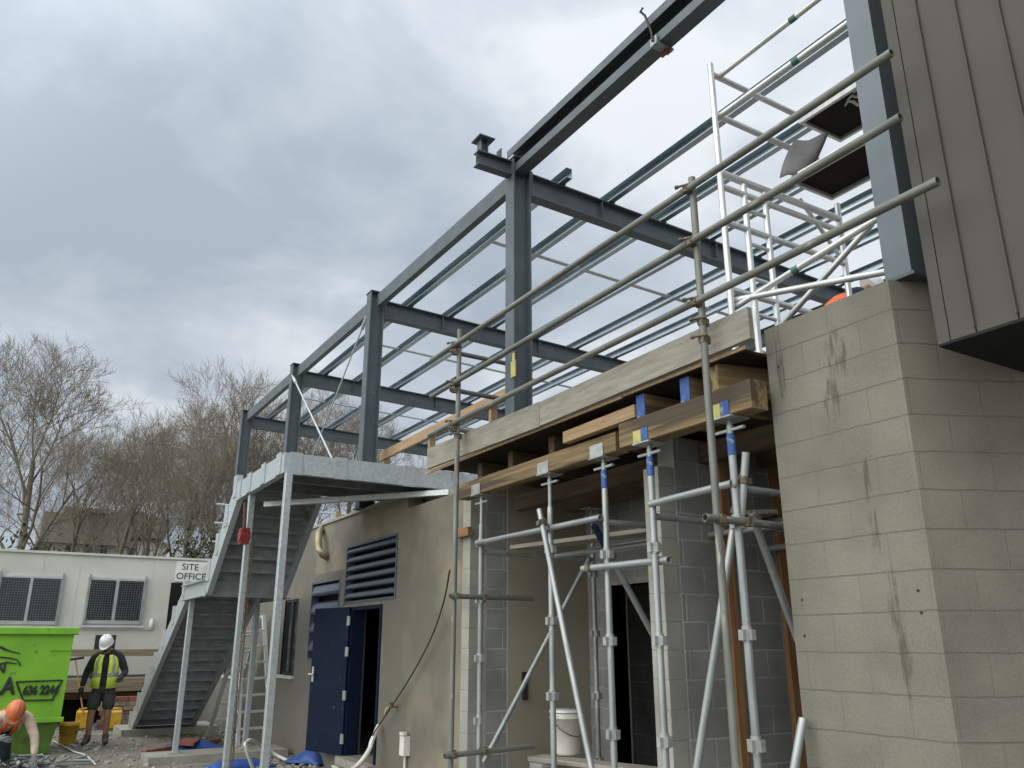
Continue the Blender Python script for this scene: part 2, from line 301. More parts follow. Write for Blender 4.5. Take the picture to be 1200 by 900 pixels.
# ------------------------------------------------------------------ setting: ground
gm = bpy.data.materials.new('site_dirt'); gm.use_nodes = True; t = gm.node_tree; b = t.nodes['Principled BSDF']; b.inputs['Roughness'].default_value = .93
tcn = t.nodes.new('ShaderNodeTexCoord'); a1 = t.nodes.new('ShaderNodeTexNoise'); a1.inputs['Scale'].default_value = .9; a1.inputs['Detail'].default_value = 9; a1.inputs['Roughness'].default_value = .65; t.links.new(tcn.outputs['Object'], a1.inputs[0])
a2 = t.nodes.new('ShaderNodeTexNoise'); a2.inputs['Scale'].default_value = 14; a2.inputs['Detail'].default_value = 8; t.links.new(tcn.outputs['Object'], a2.inputs[0])
r = t.nodes.new('ShaderNodeValToRGB'); t.links.new(mth(t,'ADD',mth(t,'MULTIPLY',a1.outputs[0],.6),mth(t,'MULTIPLY',a2.outputs[0],.4)), r.inputs[0])
r.color_ramp.elements[0].position = .36; r.color_ramp.elements[0].color = (.085,.076,.062,1); r.color_ramp.elements[1].position = .62; r.color_ramp.elements[1].color = (.27,.245,.20,1)
t.links.new(r.outputs[0], b.inputs[0]); bp = t.nodes.new('ShaderNodeBump'); bp.inputs['Strength'].default_value = .6; bp.inputs['Distance'].default_value = .05; t.links.new(a2.outputs[0], bp.inputs['Height']); t.links.new(bp.outputs[0], b.inputs['Normal'])
g = MB().add([(-300,-300,0),(300,-300,0),(300,300,0),(-300,300,0)], [(0,1,2,3)]).build('ground', gm); tag(g, kind='structure')
rg = MB()
rng = random.Random(3)
def rock(mb, x, y, z, s, rn):
    vs = [(-1,-1,-.5),(1,-1,-.5),(1,1,-.5),(-1,1,-.5),(-.8,-.7,.5),(.7,-.8,.6),(.8,.7,.45),(-.7,.8,.55)]
    M = Matrix.Translation((x,y,z)) @ Matrix.Rotation(rn.random()*6.3,4,'Z') @ Matrix.Rotation(rn.uniform(-.5,.5),4,'X')
    vs = [(a*s*rn.uniform(.6,1.3), b_*s*rn.uniform(.5,1.1), c*s*rn.uniform(.5,1)) for a,b_,c in vs]
    mb.add(vs, [(0,3,2,1),(4,5,6,7),(0,1,5,4),(1,2,6,5),(2,3,7,6),(3,0,4,7)], M)
for i in range(800):
    u = rng.random(); x = rng.uniform(.3,3.95); y = rng.uniform(11.5,20)
    if rng.random() < .4: x = 4.1-abs(rng.gauss(0,.35)); y = rng.uniform(9,20)
    rock(rg, x, y, .012, rng.choice((.012,.015,.02,.03,.045)), rng)
tag(rg.build('rubble', 'concrete'), 'broken concrete rubble and grit strewn on the dirt by the stair foot', 'rubble', kind='stuff')
# ------------------------------------------------------------------ plaster building behind the stair
def wallY(mb, x0, x1, y0, y1, z0, z1, holes):
    ys = sorted({y0,y1,*[h[0] for h in holes],*[h[1] for h in holes]}); zs = sorted({z0,z1,*[h[2] for h in holes],*[h[3] for h in holes]})
    solid = lambda i,j: 0 <= i < len(ys)-1 and 0 <= j < len(zs)-1 and not any(h[0] <= (ys[i]+ys[i+1])/2 <= h[1] and h[2] <= (zs[j]+zs[j+1])/2 <= h[3] for h in holes)
    for i in range(len(ys)-1):
        for j in range(len(zs)-1):
            if not solid(i,j): continue
            a,b_,c,d = ys[i],ys[i+1],zs[j],zs[j+1]
            mb.add([(x0,a,c),(x0,b_,c),(x0,b_,d),(x0,a,d)], [(3,2,1,0)]); mb.add([(x1,a,c),(x1,b_,c),(x1,b_,d),(x1,a,d)], [(0,1,2,3)])
            if not solid(i-1,j): mb.add([(x0,a,c),(x1,a,c),(x1,a,d),(x0,a,d)], [(0,1,2,3)])
            if not solid(i+1,j): mb.add([(x0,b_,c),(x1,b_,c),(x1,b_,d),(x0,b_,d)], [(3,2,1,0)])
            if not solid(i,j-1): mb.add([(x0,a,c),(x1,a,c),(x1,b_,c),(x0,b_,c)], [(3,2,1,0)])
            if not solid(i,j+1): mb.add([(x0,a,d),(x1,a,d),(x1,b_,d),(x0,b_,d)], [(0,1,2,3)])
FX = 4.15
bld = thing('building', (FX, 9, 0), 'low plastered building with navy door and louvres below the steel frame', 'building')
DOOR = (10.0, 11.05, .22, 2.08); V1 = (9.6, 11.4, 2.13, 2.93); V2 = (11.59, 12.87, 1.37, 2.51); W1 = (13.49, 14.25, 1.12, 2.3); W2 = (17.0, 18.2, 1.0, 2.25)
mb = MB(); wallY(mb, FX, FX+.2, 7.87, 25, 0, 3.36, [DOOR, V1, V2, W1, W2, (7.87,9.35,3.2,3.36)]); tag(mb.build('front_wall', 'plaster', bld), 'plastered front wall with bare patches')
mb = MB(); wallY(mb, FX-.006, FX+.03, 13.0, 25, 0, 1.9, [(W1[0],W1[1],1.12,2.3), (W2[0],W2[1],1.0,2.25)]); wallY(mb, FX-.006, FX+.03, 11.42, 13.0, 0, 2.62, [(V2[0],V2[1],V2[2],V2[3])]); tag(mb.build('render_coat', 'plaster_grey', bld), 'fresh grey render coat')
MB().box((FX,7.70,0),(FX+.2,7.868,3.2)).build('end_block', 'block_strip', bld)
MB().box((FX-.03,9.36,3.362),(FX+.24,25,3.40)).build('wall_capping', 'slab', bld)
MB().box((FX+.245,7.92,3.202),(11,25,3.36)).build('roof_slab', 'slab', bld)
mb = MB(); mb.box((6.9,7.9,0),(7.1,25,3.198)); mb.box((FX+.2,24.8,0),(6.898,25,3.198)); mb.build('inner_wall', 'block_raw', bld)
MB().box((FX+.2,7.92,.0),(6.898,24.8,.2)).build('floor_slab', 'slab', bld)
def louvre(y0, y1, z0, z1, n):
    fr = MB(); x = FX-.012
    fr.box((x,y0,z0),(x+.12,y0+.035,z1)).box((x,y1-.035,z0),(x+.12,y1,z1)).box((x,y0+.035,z0),(x+.12,y1-.035,z0+.03)).box((x,y0+.035,z1-.03),(x+.12,y1-.035,z1))
    o = fr.build('louvre_vent', 'louvre', bld); h = (z1-z0-.06)/n; b = MB(); k = MB().box((FX+.13,y0,z0),(FX+.15,y1,z1))
    for i in range(n):
        z = z0+.03+i*h; ya, yb = y0+.036, y1-.036; q = [(x+.055,z+h*.30),(x+.004,z+h*.36),(x-.004,z+h*.48),(x+.03,z+h*.86),(x+.10,z+h*1.0),(x+.10,z+h*.97),(x+.04,z+h*.80)]
        n_ = len(q); b.add([(a,ya,c) for a,c in q]+[(a,yb,c) for a,c in q],[(k,(k+1)%n_,n_+(k+1)%n_,n_+k) for k in range(n_)]+[tuple(range(n_-1,-1,-1)),tuple(range(n_,2*n_))])
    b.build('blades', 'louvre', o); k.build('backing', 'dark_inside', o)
louvre(*V1, 6); louvre(*V2, 4)
# door leaf swung back, frame
fr = MB().box((FX-.02,DOOR[0],.22),(FX+.16,DOOR[0]+.045,2.08)).box((FX-.02,DOOR[1]-.05,.22),(FX+.16,DOOR[1],2.08)).box((FX-.02,DOOR[0]+.045,2.035),(FX+.16,DOOR[1]-.05,2.08))
fr.build('door_frame', 'navy', bld)
hg = Vector((FX-.03,11.04,.0)); fe = Vector((3.90,11.84,0)); M, L = frame(hg, fe)
dl = MB().rect(.045, 1.86, 0, L, .004, None, 0, .22+.93).build('door', 'navy', bld, M); tag(dl, 'navy steel door leaf swung open')
h = MB().tube(.012, 0, .12, 8, M=Matrix.Translation((L-.14,.07,1.2)), hollow=False); h.box((L-.08,.022,1.1),(L-.04,.032,1.3)).tube(.01,0,.05,8,M=Matrix.Translation((L-.06,.03,1.2))@Matrix.Rotation(math.pi/2,4,'Z'),hollow=False); h.build('handle', 'aluminium', dl, M)
for z in (.42, .95, 1.5, 1.9): MB().box((-.03,.018,z-.06),(.035,.034,z+.06)).tube(.011,0,.12,8,M=Matrix.Translation((-.01,.03,z-.06))@Matrix.Rotation(-math.pi/2,4,'Y'),hollow=False).build('hinge', 'galv_dull', dl, M)
MB().box((FX-.12,DOOR[0]-.05,.12),(FX+.2,DOOR[1]+.03,.215)).build('doorstep', 'concrete', bld)
def window(w, mull=1):
    y0,y1,z0,z1 = w; f = MB(); x = FX+.02
    f.box((x,y0,z0),(x+.06,y0+.04,z1)).box((x,y1-.04,z0),(x+.06,y1,z1)).box((x,y0+.04,z0),(x+.06,y1-.04,z0+.04)).box((x,y0+.04,z1-.04),(x+.06,y1-.04,z1)).box((x,(y0+y1)/2-.02,z0+.04),(x+.06,(y0+y1)/2+.02,z1-.04))
    o = f.build('window', 'black_rubber', bld); MB().box((x+.025,y0+.04,z0+.04),(x+.035,y1-.04,z1-.04)).build('pane', 'glass', o)
    MB().box((FX-.05,y0-.03,z0-.05),(FX+.1,y1+.03,z0-.002)).build('sill', 'white_alu', o)
window(W1); window(W2)
# pipe elbow, tap, sockets on the wall
p = [(FX+.02,12.35,3.18),(FX-.06,12.35,3.2),(FX-.12,12.33,3.16),(FX-.14,12.28,3.05),(FX-.14,12.2,2.92),(FX-.10,12.12,2.86),(FX+.02,12.08,2.85)]
p = [at(374,624,X=4.05),at(373,634,X=4.02),at(374,644,X=4.02),at(378,650,X=4.05),at(384,653,X=4.16)]
o = MB().sweep([at(378,619,X=4.16)]+p, .055, 12).build('drain_pipe', 'copper_pipe'); tag(o, 'tarnished metal pipe elbow coming out of the plaster near the wall top', 'pipe')
y = at(478,870,X=FX).y; sb = thing('outdoor_socket', (FX,y,.4), 'white weatherproof socket box on the plaster to the right of the door', 'socket')
MB().box((FX-.075,y-.06,.42),(FX+.01,y+.06,.62)).rect(.1,.06,0,.03,.01,Matrix.Translation((FX-.06,y,.63))@Matrix.Rotation(-math.pi/2,4,'Y')).build('socket_box', 'pvc', sb); bar_tube('conduit', (FX-.03,y,.02), (FX-.03,y,.42), .013, 'pvc', sb)
y = at(466,828,X=FX).y; z = at(466,828,X=FX).z; tp = thing('wall_tap', (FX,y,z), 'small dark tap sticking out of the plaster above the white socket', 'tap')
MB().sweep([(FX+.03,y,z),(FX-.1,y,z),(FX-.14,y,z-.02),(FX-.15,y,z-.07)], .014, 8).build('spout', 'copper_pipe', tp); MB().box((FX-.09,y-.04,z+.03),(FX-.06,y+.04,z+.045)).box((FX-.085,y-.01,z),(FX-.065,y+.01,z+.03)).build('valve', 'black_rubber', tp)
# block cross walls of the open bays under the formwork
bay = thing('block_wall', (FX,7.7,0), 'dark block wall with a plastered stretch, standing behind the left props', 'wall')
MB().box((FX+.2,7.70,0),(5.85,7.90,3.3)).build('block_wall_face', 'block_raw', bay)
MB().box((4.60,7.685,0),(5.648,7.70,3.3)).build('plaster_lining', 'plaster_rec', bay)
tag(MB().box((4.77,7.655,1.05),(4.83,7.683,1.32)).build('door_phone','black_rubber'), 'black door phone fixed on the plaster inside the left bay', 'door phone')
bw = thing('block_wall', (5.65,6,0), 'block wall with a dark doorway at the back of the left propped bay', 'wall')
mb = MB(); dy0, dy1 = at(775,760,X=5.65).y, at(718,760,X=5.65).y; wallY(mb, 5.65, 5.85, 4.9, 7.69, 0, 3.3, [(dy0,dy1,0,2.2)]); mb.build('block_wall_face', 'block_raw', bw)
mb = MB().box((5.62,dy0-.06,0),(5.87,dy0,2.26)).box((5.62,dy1,0),(5.87,dy1+.06,2.26)).box((5.62,dy0,2.2),(5.87,dy1,2.26)); mb.build('doorway_lining', 'grey_plank', bw)
MB().box((7.3,3.6,0),(7.5,7.9,3.3)).build('corridor_wall', 'plaster_rec', bw)
pw = thing('block_wall', (FX,4.7,0), 'block cross wall ending in a pale strip, between the propped bays', 'wall')
MB().box((FX+.16,4.69,0),(7.25,4.88,3.15)).build('block_wall_face', 'block_raw', pw); MB().box((FX,4.70,0),(FX+.158,4.87,2.9)).build('end_block', 'block_strip', pw)
for (a,b_), lb in ((((852,620),(871,905)), 'rough timber stud against the block cross wall, behind a scaffold pole'), (((915,620),(938,905)), 'rough timber stud beside the left edge of the concrete wall')):
    yy = 4.62 if a[0] < 900 else 4.6
    p0, p1 = at(*a, Y=yy), at(*b_, Y=yy); x = (p0.x+p1.x)/2
    tag(bar_rect('timber_stud', (x,yy,0), (x,yy,3.1), .09, .045, 'stud_timber', None, (0,1,0)), lb, 'stud', 'rough studs in the propped bay')
MB_f = MB().box((FX-.3,2.7,.0),(5.6,7.68,.06)).build('bay_floor', 'slab'); tag(MB_f, kind='structure')
# slab behind the formwork that carries the mobile tower
sl_ = thing('floor_deck', (6,4,3.4), 'concrete upper floor behind the plywood edge, under the aluminium tower', 'floor')
MB().box((5.86,-2,3.302),(11,7.88,3.45)).build('slab', 'slab', sl_)
# ------------------------------------------------------------------ big block wall on the right
d2 = Vector((.9,-.437,0)).normalized(); nrm = Vector((d2.y,-d2.x,0)); A = Vector((3.95,3.38,0)); B = Vector((3.95,2.485,0)); Cc = B+d2*4.2
inn = 0.2; C2 = Cc-nrm*inn; tt = (4.15-(B-nrm*inn).x)/d2.x; B2 = (B-nrm*inn)+d2*tt; A2 = Vector((4.15,3.38,0))
pts = [A,B,Cc,C2,B2,A2]; zt = 3.53
mb = MB(); n = 6; vs = [(p.x,p.y,0) for p in pts]+[(p.x,p.y,zt) for p in pts]
mb.add(vs, [(i,(i+1)%n,n+(i+1)%n,n+i) for i in range(n)]+[tuple(range(n-1,-1,-1)), tuple(range(n,2*n))])
cw = thing('block_wall', (3.95,2.485,0), 'tall stained grey block wall turning a corner under the clad box', 'wall'); mb.build('block_wall_face', 'block_front', cw)
for (u,v) in ((1076,692),(1080,718),(940,703),(943,745),(1115,716),(912,430)):   # small drilled holes
    q = at(u,v,X=3.95) if u < 1090 else None
    if q: MB().tube(.008, 0, .006, 8, M=Matrix.Translation(q+Vector((-.003,0,0))), hollow=False).build('anchor_hole', 'black_rubber', cw)
sp = thing('steel_post', (4.0,2.45,zt), 'thick blue grey steel post standing on top of the block wall corner', 'post')
MB().box((4.0,2.37,zt+.021),(4.24,2.53,9)).build('shaft','post_steel',sp)
MB().box((3.99,2.35,zt+.001),(4.24,2.55,zt+.02)).build('base_plate', 'primed_steel', sp)
cb = thing('clad_box', (3.75,2.14,3), 'overhanging storey clad in dark grey standing seam metal above the block wall', 'building')
X0, Y1, Z0 = 3.75, 2.145, 3.0
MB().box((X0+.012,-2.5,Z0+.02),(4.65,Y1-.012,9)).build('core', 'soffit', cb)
ed = [1.955,1.758,1.561,1.364,1.167,.97,.773,.576]
ys = [Y1]+[y for y in ed]+[-2.5]
prev = Y1-.064
MB().box((X0-.004,Y1-.06,Z0),(X0+.01,Y1,9)).box((X0+.01,Y1-.011,Z0),(4.65,Y1,9)).build('corner_trim', 'cladding', cb)
for y in ed+[-2.5]:
    MB().box((X0,y+.004,Z0+.004),(X0+.01,prev,9)).build('panel', 'cladding', cb); 
    if y > -2: MB().box((X0-.016,y-.003,Z0+.03),(X0+.008,y+.0035,9)).build('seam', 'cladding', cb)
    prev = y-.0035
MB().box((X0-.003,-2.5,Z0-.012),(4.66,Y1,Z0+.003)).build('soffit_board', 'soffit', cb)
# ------------------------------------------------------------------ steel roof frame
SF = thing('roof_steelwork', (FX,6.72,3.4), 'dark grey steel portal frame with roof purlins over the low building', 'steel frame')
CY = [6.72, 10.82, 14.72, 18.5]; SL = -.03; ZR = 6.55; XE = 9.75
rz = lambda x: ZR+SL*(x-FX)
for i, y in enumerate(CY):
    top = 6.64 if i else 6.66
    bar_poly('column', (FX,y,3.4), (FX,y,top), [(b_,a) for a,b_ in reversed(Ipoly(.22,.17,.012,.016))] if False else Ipoly(.22,.17,.012,.016), 'primed_steel', SF, up=(1,0,0))
    MB().box((FX-.12,y-.11,top+.001),(FX+.12,y+.11,top+.012)).box((FX-.13,y-.12,3.38),(FX+.13,y+.12,3.398)).build('cap_plate', 'primed_steel', SF)
    rf = bar_poly('rafter', (FX+.112,y,ZR-.14), (XE,y,rz(XE)-.14), Ipoly(.27,.14,.010,.014), 'primed_steel', SF)
    for xx in (FX+1.1, FX+2.9): MB().box((xx,y-.066,rz(xx)-.262),(xx+.012,y+.066,rz(xx)-.018)).build('stiffener', 'primed_steel', rf)
    MB().box((FX+.12,y-.08,ZR-.29),(FX+.137,y+.08,ZR+.012)).build('end_plate', 'primed_steel', rf)
for i in range(3):
    bar_poly('eaves_beam', (FX-.02,CY[i]+.12,6.50), (FX-.02,CY[i+1]-.12,6.50), Cpoly(.2,.085,.009,.013,-1), 'primed_steel', SF)

tag(bar_poly('eaves_beam', (FX-.0,-2.0,6.67), (FX-.0,CY[0]+.10,6.67), [(a,b_) for a,b_ in ((-.06,-.17),(.085,-.17),(.085,-.075),(.075,-.075),(.075,-.16),(-.05,-.16),(-.05,.16),(.075,.16),(.075,.08),(.085,.08),(.085,.17),(-.06,.17))], 'primed_steel', SF), 'deeper upper eaves beam running overhead')
# stub past the eaves with its little post
bar_poly('outrigger', (3.62,CY[0],6.55), (FX-.112,CY[0],6.55), Ipoly(.17,.11,.009,.013), 'primed_steel', SF)
bar_poly('stub_post', (3.70,CY[0],6.637), (3.70,CY[0],6.79), Ipoly(.09,.09,.008,.01), 'primed_steel', SF, up=(1,0,0)); MB().box((3.61,CY[0]-.1,6.791),(3.80,CY[0]+.1,6.803)).build('cap_plate', 'primed_steel', SF)
MB().box((3.90,CY[0]-.05,6.637),(3.91,CY[0]+.05,6.75)).build('cleat', 'primed_steel', SF)
PX = [4.72,5.42,6.21,7.02,7.85,8.68,9.45]
for i, x in enumerate(PX):
    z = rz(x)+.066
    pu = bar_poly('purlin', (x,19.0,z), (x,(6.5 if i == 0 else -2.5),z), lipC(.125,.078,.006,.0062), 'purlin_steel', SF)
    for y in CY:
        MB().box((x+.012,y-.07,rz(x)+.001),(x+.02,y+.07,rz(x)+.12)).build('cleat', 'galv_dull', pu)
for y in (8.35, 12.7, 16.6):
    for i in range(len(PX)-1): bar_rect('bridging', (PX[i]+.004,y,rz(PX[i])+.06), (PX[i+1]-.082,y,rz(PX[i+1])+.06), .07, .02, 'galv', SF)
bar_poly('eaves_beam', (XE,19,rz(XE)-.14), (XE,-2,rz(XE)-.14), Ipoly(.25,.14,.01,.014), 'primed_steel', SF)
for y in CY: bar_poly('column', (XE+.3,y,3.4), (XE+.3,y,6.4), Ipoly(.2,.16,.012,.016), 'primed_steel', SF, up=(1,0,0))
def rod(a, b_, r):
    o = bar_tube('brace_rod', a, b_, r, 'galv', SF, 8, False); a, b_ = Vector(a), Vector(b_); d = (b_-a)
    MB().tube(.03,0,.22,8,M=frame(a+d*.03,b_)[0],hollow=False).build('turnbuckle', 'galv', o)
rod((FX-.1,CY[2]-.05,6.42), (FX-.1,CY[1]+.2,3.5), .016); rod((FX-.07,CY[1]+.05,6.4), (FX-.07,CY[2]-.2,3.5), .012)
tag(MB().box((FX-.125,CY[0]-.13,at(605,440,X=FX-.12).z-.0),(FX-.112,CY[0]-.05,at(605,421,X=FX-.12).z)).box((FX-.12,CY[0]-.11,at(605,421,X=FX-.12).z),(FX-.112,CY[0]-.07,at(605,412,X=FX-.12).z)).build('spirit_level','yellow_paint'), 'yellow magnetic level hanging on the tallest steel column', 'level')
# red clamp and sling on the upper beam
q = at(775,60,X=FX-.03); bc = thing('beam_clamp', (q.x,q.y,6.5), 'red beam clamp with chain gripping the overhead steel beam', 'clamp')
MB().box((FX-.10,q.y-.04,6.478),(FX+.08,q.y+.04,6.497)).box((FX-.115,q.y-.04,6.478),(FX-.101,q.y+.04,6.56)).build('jaw', 'galv_dull', bc); MB().tube(.016,0,.12,8,M=Matrix.Translation((FX+.03,q.y-.06,6.462))@Matrix.Rotation(math.pi/2,4,'Z'),hollow=False).build('lever', 'red_paint', bc)
q2 = q; MB().sweep([(FX-.15,q2.y+.07,6.90),(FX-.17,q2.y+.08,6.86),(FX-.14,q2.y+.06,6.82),(FX-.135,q2.y+.03,6.72),(FX-.13,q2.y,6.6),(FX-.125,q2.y,6.51)], .011, 8).build('chain', 'black_rubber', bc)
# ------------------------------------------------------------------ galvanised stair and landing
ST = thing('steel_stair', (2.5,18,0), 'galvanised steel stair with two flights and a landing on slim posts', 'stair')
XL, XR = 2.5, 3.50
ZL, ZM = 3.62, 2.44
# landing frame
bar_poly('landing_edge', (XL-.05,8.9,3.51), (5.3,8.9,3.51), Cpoly(.23,.075,.009,.014,1), 'galv', ST)
bar_poly('landing_edge', (XL-.05,10.98,3.51), (XL-.05,8.905,3.51), Cpoly(.23,.075,.009,.014,1), 'galv', ST)
for yy in (9.55,10.25): bar_poly('joist', (XL+.03,yy,3.50), (4.9,yy,3.50), Cpoly(.15,.06,.007,.01,1), 'galv_shaded', ST)
MB().box((XL-.045,8.905,3.605),(5.3,10.98,3.615)).build('landing_plate', 'galv_shaded', ST)
bar_rect('landing_brace', at(311,591,Z=3.33), at(527,577,Z=3.33), .07, .07, 'galv', ST)
bar_rect('landing_edge', (XL,10.98,3.5), (XR,10.98,3.5), .012, .2, 'galv', ST)
def tabs(pts):
    for (x,y,z,ax) in pts:
        if ax == 'x': MB().box((x-.07,y-.014,z),(x+.07,y-.002,z+.25)).build('post_plate', 'galv', ST)
        else: MB().box((x-.014,y-.09,z),(x-.002,y+.09,z+.25)).build('post_plate', 'galv', ST)
tabs([(2.58,8.9,3.385,'x'),(3.1,8.9,3.385,'x'),(3.95,8.9,3.385,'x'),(4.6,8.9,3.385,'x')])
tabs([(XL-.05,9.1,3.40,'y'),(XL-.05,9.75,3.40,'y'),(XL-.05,10.4,3.40,'y'),(XL-.05,10.9,3.38,'y')])
def flight(y0, z0, y1, z1, n):      # rises from (y0,z0) to (y1,z1), y1<y0
    for x, s in ((XL-.06,1),(XR+.06,-1)):
        M, L = frame((x,y0,z0-.08), (x,y1,z1-.08)); sx = 1 if s > 0 else -1
        MB().prism(Cpoly(.30,.075,.009,.013,1 if s > 0 else -1), 0, L).build('stringer', 'galv', ST, M)
    for k in range(n):
        f0, f1 = k/n, (k+1)/n; ya = y0+(y1-y0)*f0; yb = y0+(y1-y0)*f1; z = z0+(z1-z0)*f1; zb = z0+(z1-z0)*f0
        mb = MB().box((XL-.045,yb-.02,z-.008),(XR+.045,ya+.02,z)).box((XL-.045,ya+.008,zb-.0),(XR+.045,ya+.016,z-.009)).box((XL-.045,yb-.02,z-.05),(XR+.045,yb-.012,z-.009)); mb.build('tread', 'galv_dull', ST)
        if k % 2 == 0:
            zc = (z+zb)/2-.08; yc = (ya+yb)/2; MB().box((XL-.076,yc-.085,zc-.02),(XL-.064,yc+.085,zc+.27)).box((XL-.064,yc-.085,zc+.02),(XL-.0,yc-.075,zc+.27)).build('post_plate', 'galv', ST)
flight(17.95, .12, 13.75, ZM, 13)
flight(12.3, ZM, 10.98, ZL, 7)
bar_poly('landing_edge', (XL-.06,13.78,ZM-.1), (XL-.06,12.25,ZM-.1), Cpoly(.23,.075,.009,.013,-1), 'galv', ST); bar_poly('landing_edge', (XR+.06,13.78,ZM-.1), (XR+.06,12.25,ZM-.1), Cpoly(.23,.075,.009,.013,1), 'galv_dull', ST)
bar_rect('landing_edge', (XL-.05,12.28,ZM-.1), (XR+.05,12.28,ZM-.1), .012, .22, 'galv_dull', ST); MB().box((XL-.05,12.29,ZM-.012),(XR+.05,13.76,ZM-.002)).build('landing_plate', 'galv_dull', ST)
for (x,y,z0,z1) in ((XL,8.86,.0,3.39),(XL+.02,10.5,0,3.39),(XL,13.5,.10,2.3),(XR,13.55,.10,2.3)):
    bar_rect('post', (x,y,z0), (x,y,z1), .075, .075, 'galv', ST, (1,0,0)); MB().box((x-.09,y-.09,z0),(x+.09,y+.09,z0+.014)).build('base_plate', 'galv', ST)
def pad(name, a, b_, label): tag(MB().box(a, b_).build(name, 'concrete'), label, 'footing', 'concrete stair footings')
pad('concrete_footing', (2.25,17.3,-.1), (3.95,18.5,.115), 'raw concrete pad under the bottom step of the steel stair')
pad('concrete_footing', (2.1,13.15,-.1), (4.05,13.85,.098), 'long concrete footing block under the two middle stair posts')
# chain hoist on the landing post
hp = at(286,628,X=2.42); ch = thing('chain_hoist', (hp.x,hp.y,hp.z), 'red chain hoist with long chain hanging beside a landing post', 'hoist')
MB().tube(.075,0,.12,14,M=Matrix.Translation(hp+Vector((-.06,0,0))),hollow=False).box((hp.x-.05,hp.y-.07,hp.z-.10),(hp.x+.05,hp.y+.07,hp.z+.09)).build('gear_case','red_paint',ch)
MB().sweep([hp+Vector((0,.1,.42)),hp+Vector((0,.07,.3)),hp+Vector((0,.02,.09))], .022, 8).build('sling','rope',ch)
cm = MB()
for dxx in (.075,.105):
    for k in range(46):
        z = hp.z-.12-k*.055
        if z < .1: break
        M = Matrix.Translation((hp.x+dxx,hp.y-.05,z))@Matrix.Rotation(math.pi/2*(k%2)+.4,4,'Z'); cm.sweep([M@Vector(p) for p in ((.009,0,.02),(.009,0,-.02),(0,0,-.028),(-.009,0,-.02),(-.009,0,.02),(0,0,.028),(.009,0,.02))], .005, 5)
cm.build('chain','coupler',ch)
# ------------------------------------------------------------------ formwork: plywood deck, joists, bearers, toe boards
fw = thing('plywood_deck', (3.75,5.5,3.34), 'dark formwork plywood deck seen from below over the props', 'formwork')
MB().box((3.76,3.40,3.355),(5.84,7.69,3.375)).build('ply_sheet', 'form_ply', fw)
MB().box((3.742,4.6,3.352),(3.757,8.0,3.378)).build('ply_edge', 'ply_edge', fw)
MB().box((3.742,3.36,3.36),(3.757,4.58,3.385)).build('ply_edge', 'ply_edge', fw)
def toe(y0, y1, z0a, z0b, h0, h1, lb):
    M, L = frame((3.72,y0,(z0a)), (3.72,y1,z0b)); mb = MB(); n = 6
    mb.prism([(.019,-h0/2),(.019,h0/2),(-.019,h0/2),(-.019,-h0/2)], 0, L); o = mb.build('scaffold_plank', 'grey_plank', None, M); tag(o, lb, 'plank', 'planks on edge along the formwork')
toe(7.88,5.66,3.50,3.475,.22,.2,'brown stained plank on edge beside the left scaffold pole'); toe(5.655,3.28,3.475,3.50,.21,.2,'long weathered grey plank on edge behind the right scaffold pole')
J = [(7.15,0),(6.55,0),(5.85,0),(5.3,0),(4.45,1),(3.98,1)]
for y, bl in J:
    o = thing('joist_timber', (3.95,y,3.17), ('timber joist with blue painted end sticking out under the plywood ' + ('between the two bearers' if y > 4.2 else 'above the right bearer')) if bl else ['timber joist end farthest left under the plywood','second dim joist end from the left under the plywood','dim joist end above the middle of the left bearer','dim joist end near the right end of the left bearer'][[7.15,6.55,5.85,5.3].index(y)], 'joist', 'joists under the plywood deck')
    xs = 3.80 if bl else 3.95
    bar_rect('timber', (xs,y,3.258), (5.6,y,3.258), .09, .185, 'old_timber' if bl else 'shaded_timber', o)
    if bl: bar_rect('painted_end', (xs-.004,y,3.258), (xs,y,3.258), .09, .185, 'blue_paint', o, c=.003)
tag(bar_rect('timber_packer', (3.83,5.45,3.235), (3.83,4.52,3.245), .07, .10, 'raw_pine'), 'short pale timber packer lying between bearer and plywood', 'timber')
tag(bar_rect('timber_block', (3.80,3.72,3.27), (4.9,3.45,3.27), .14, .18, 'old_timber'), 'thick timber block end at the right corner of the formwork', 'timber')
def bearer(x, y0, y1, z, h, w, lb, m='old_timber'):
    return tag(bar_rect('bearer_timber', (x,y0,z), (x,y1,z), w, h, m, c=.006), lb, 'bearer', 'timber bearers on the props')
bearer(3.92, 7.44, 4.83, 3.085, .155, .13, 'long yellowish timber bearer carried by the three left props'); bearer(3.80, 4.63, 3.34, 3.063, .185, .14, 'thick orange timber bearer with paint patches on the two right props')
bearer(5.3, 7.5, 3.4, 3.08, .16, .14, 'dark timber bearer deep under the plywood deck', 'shaded_timber')
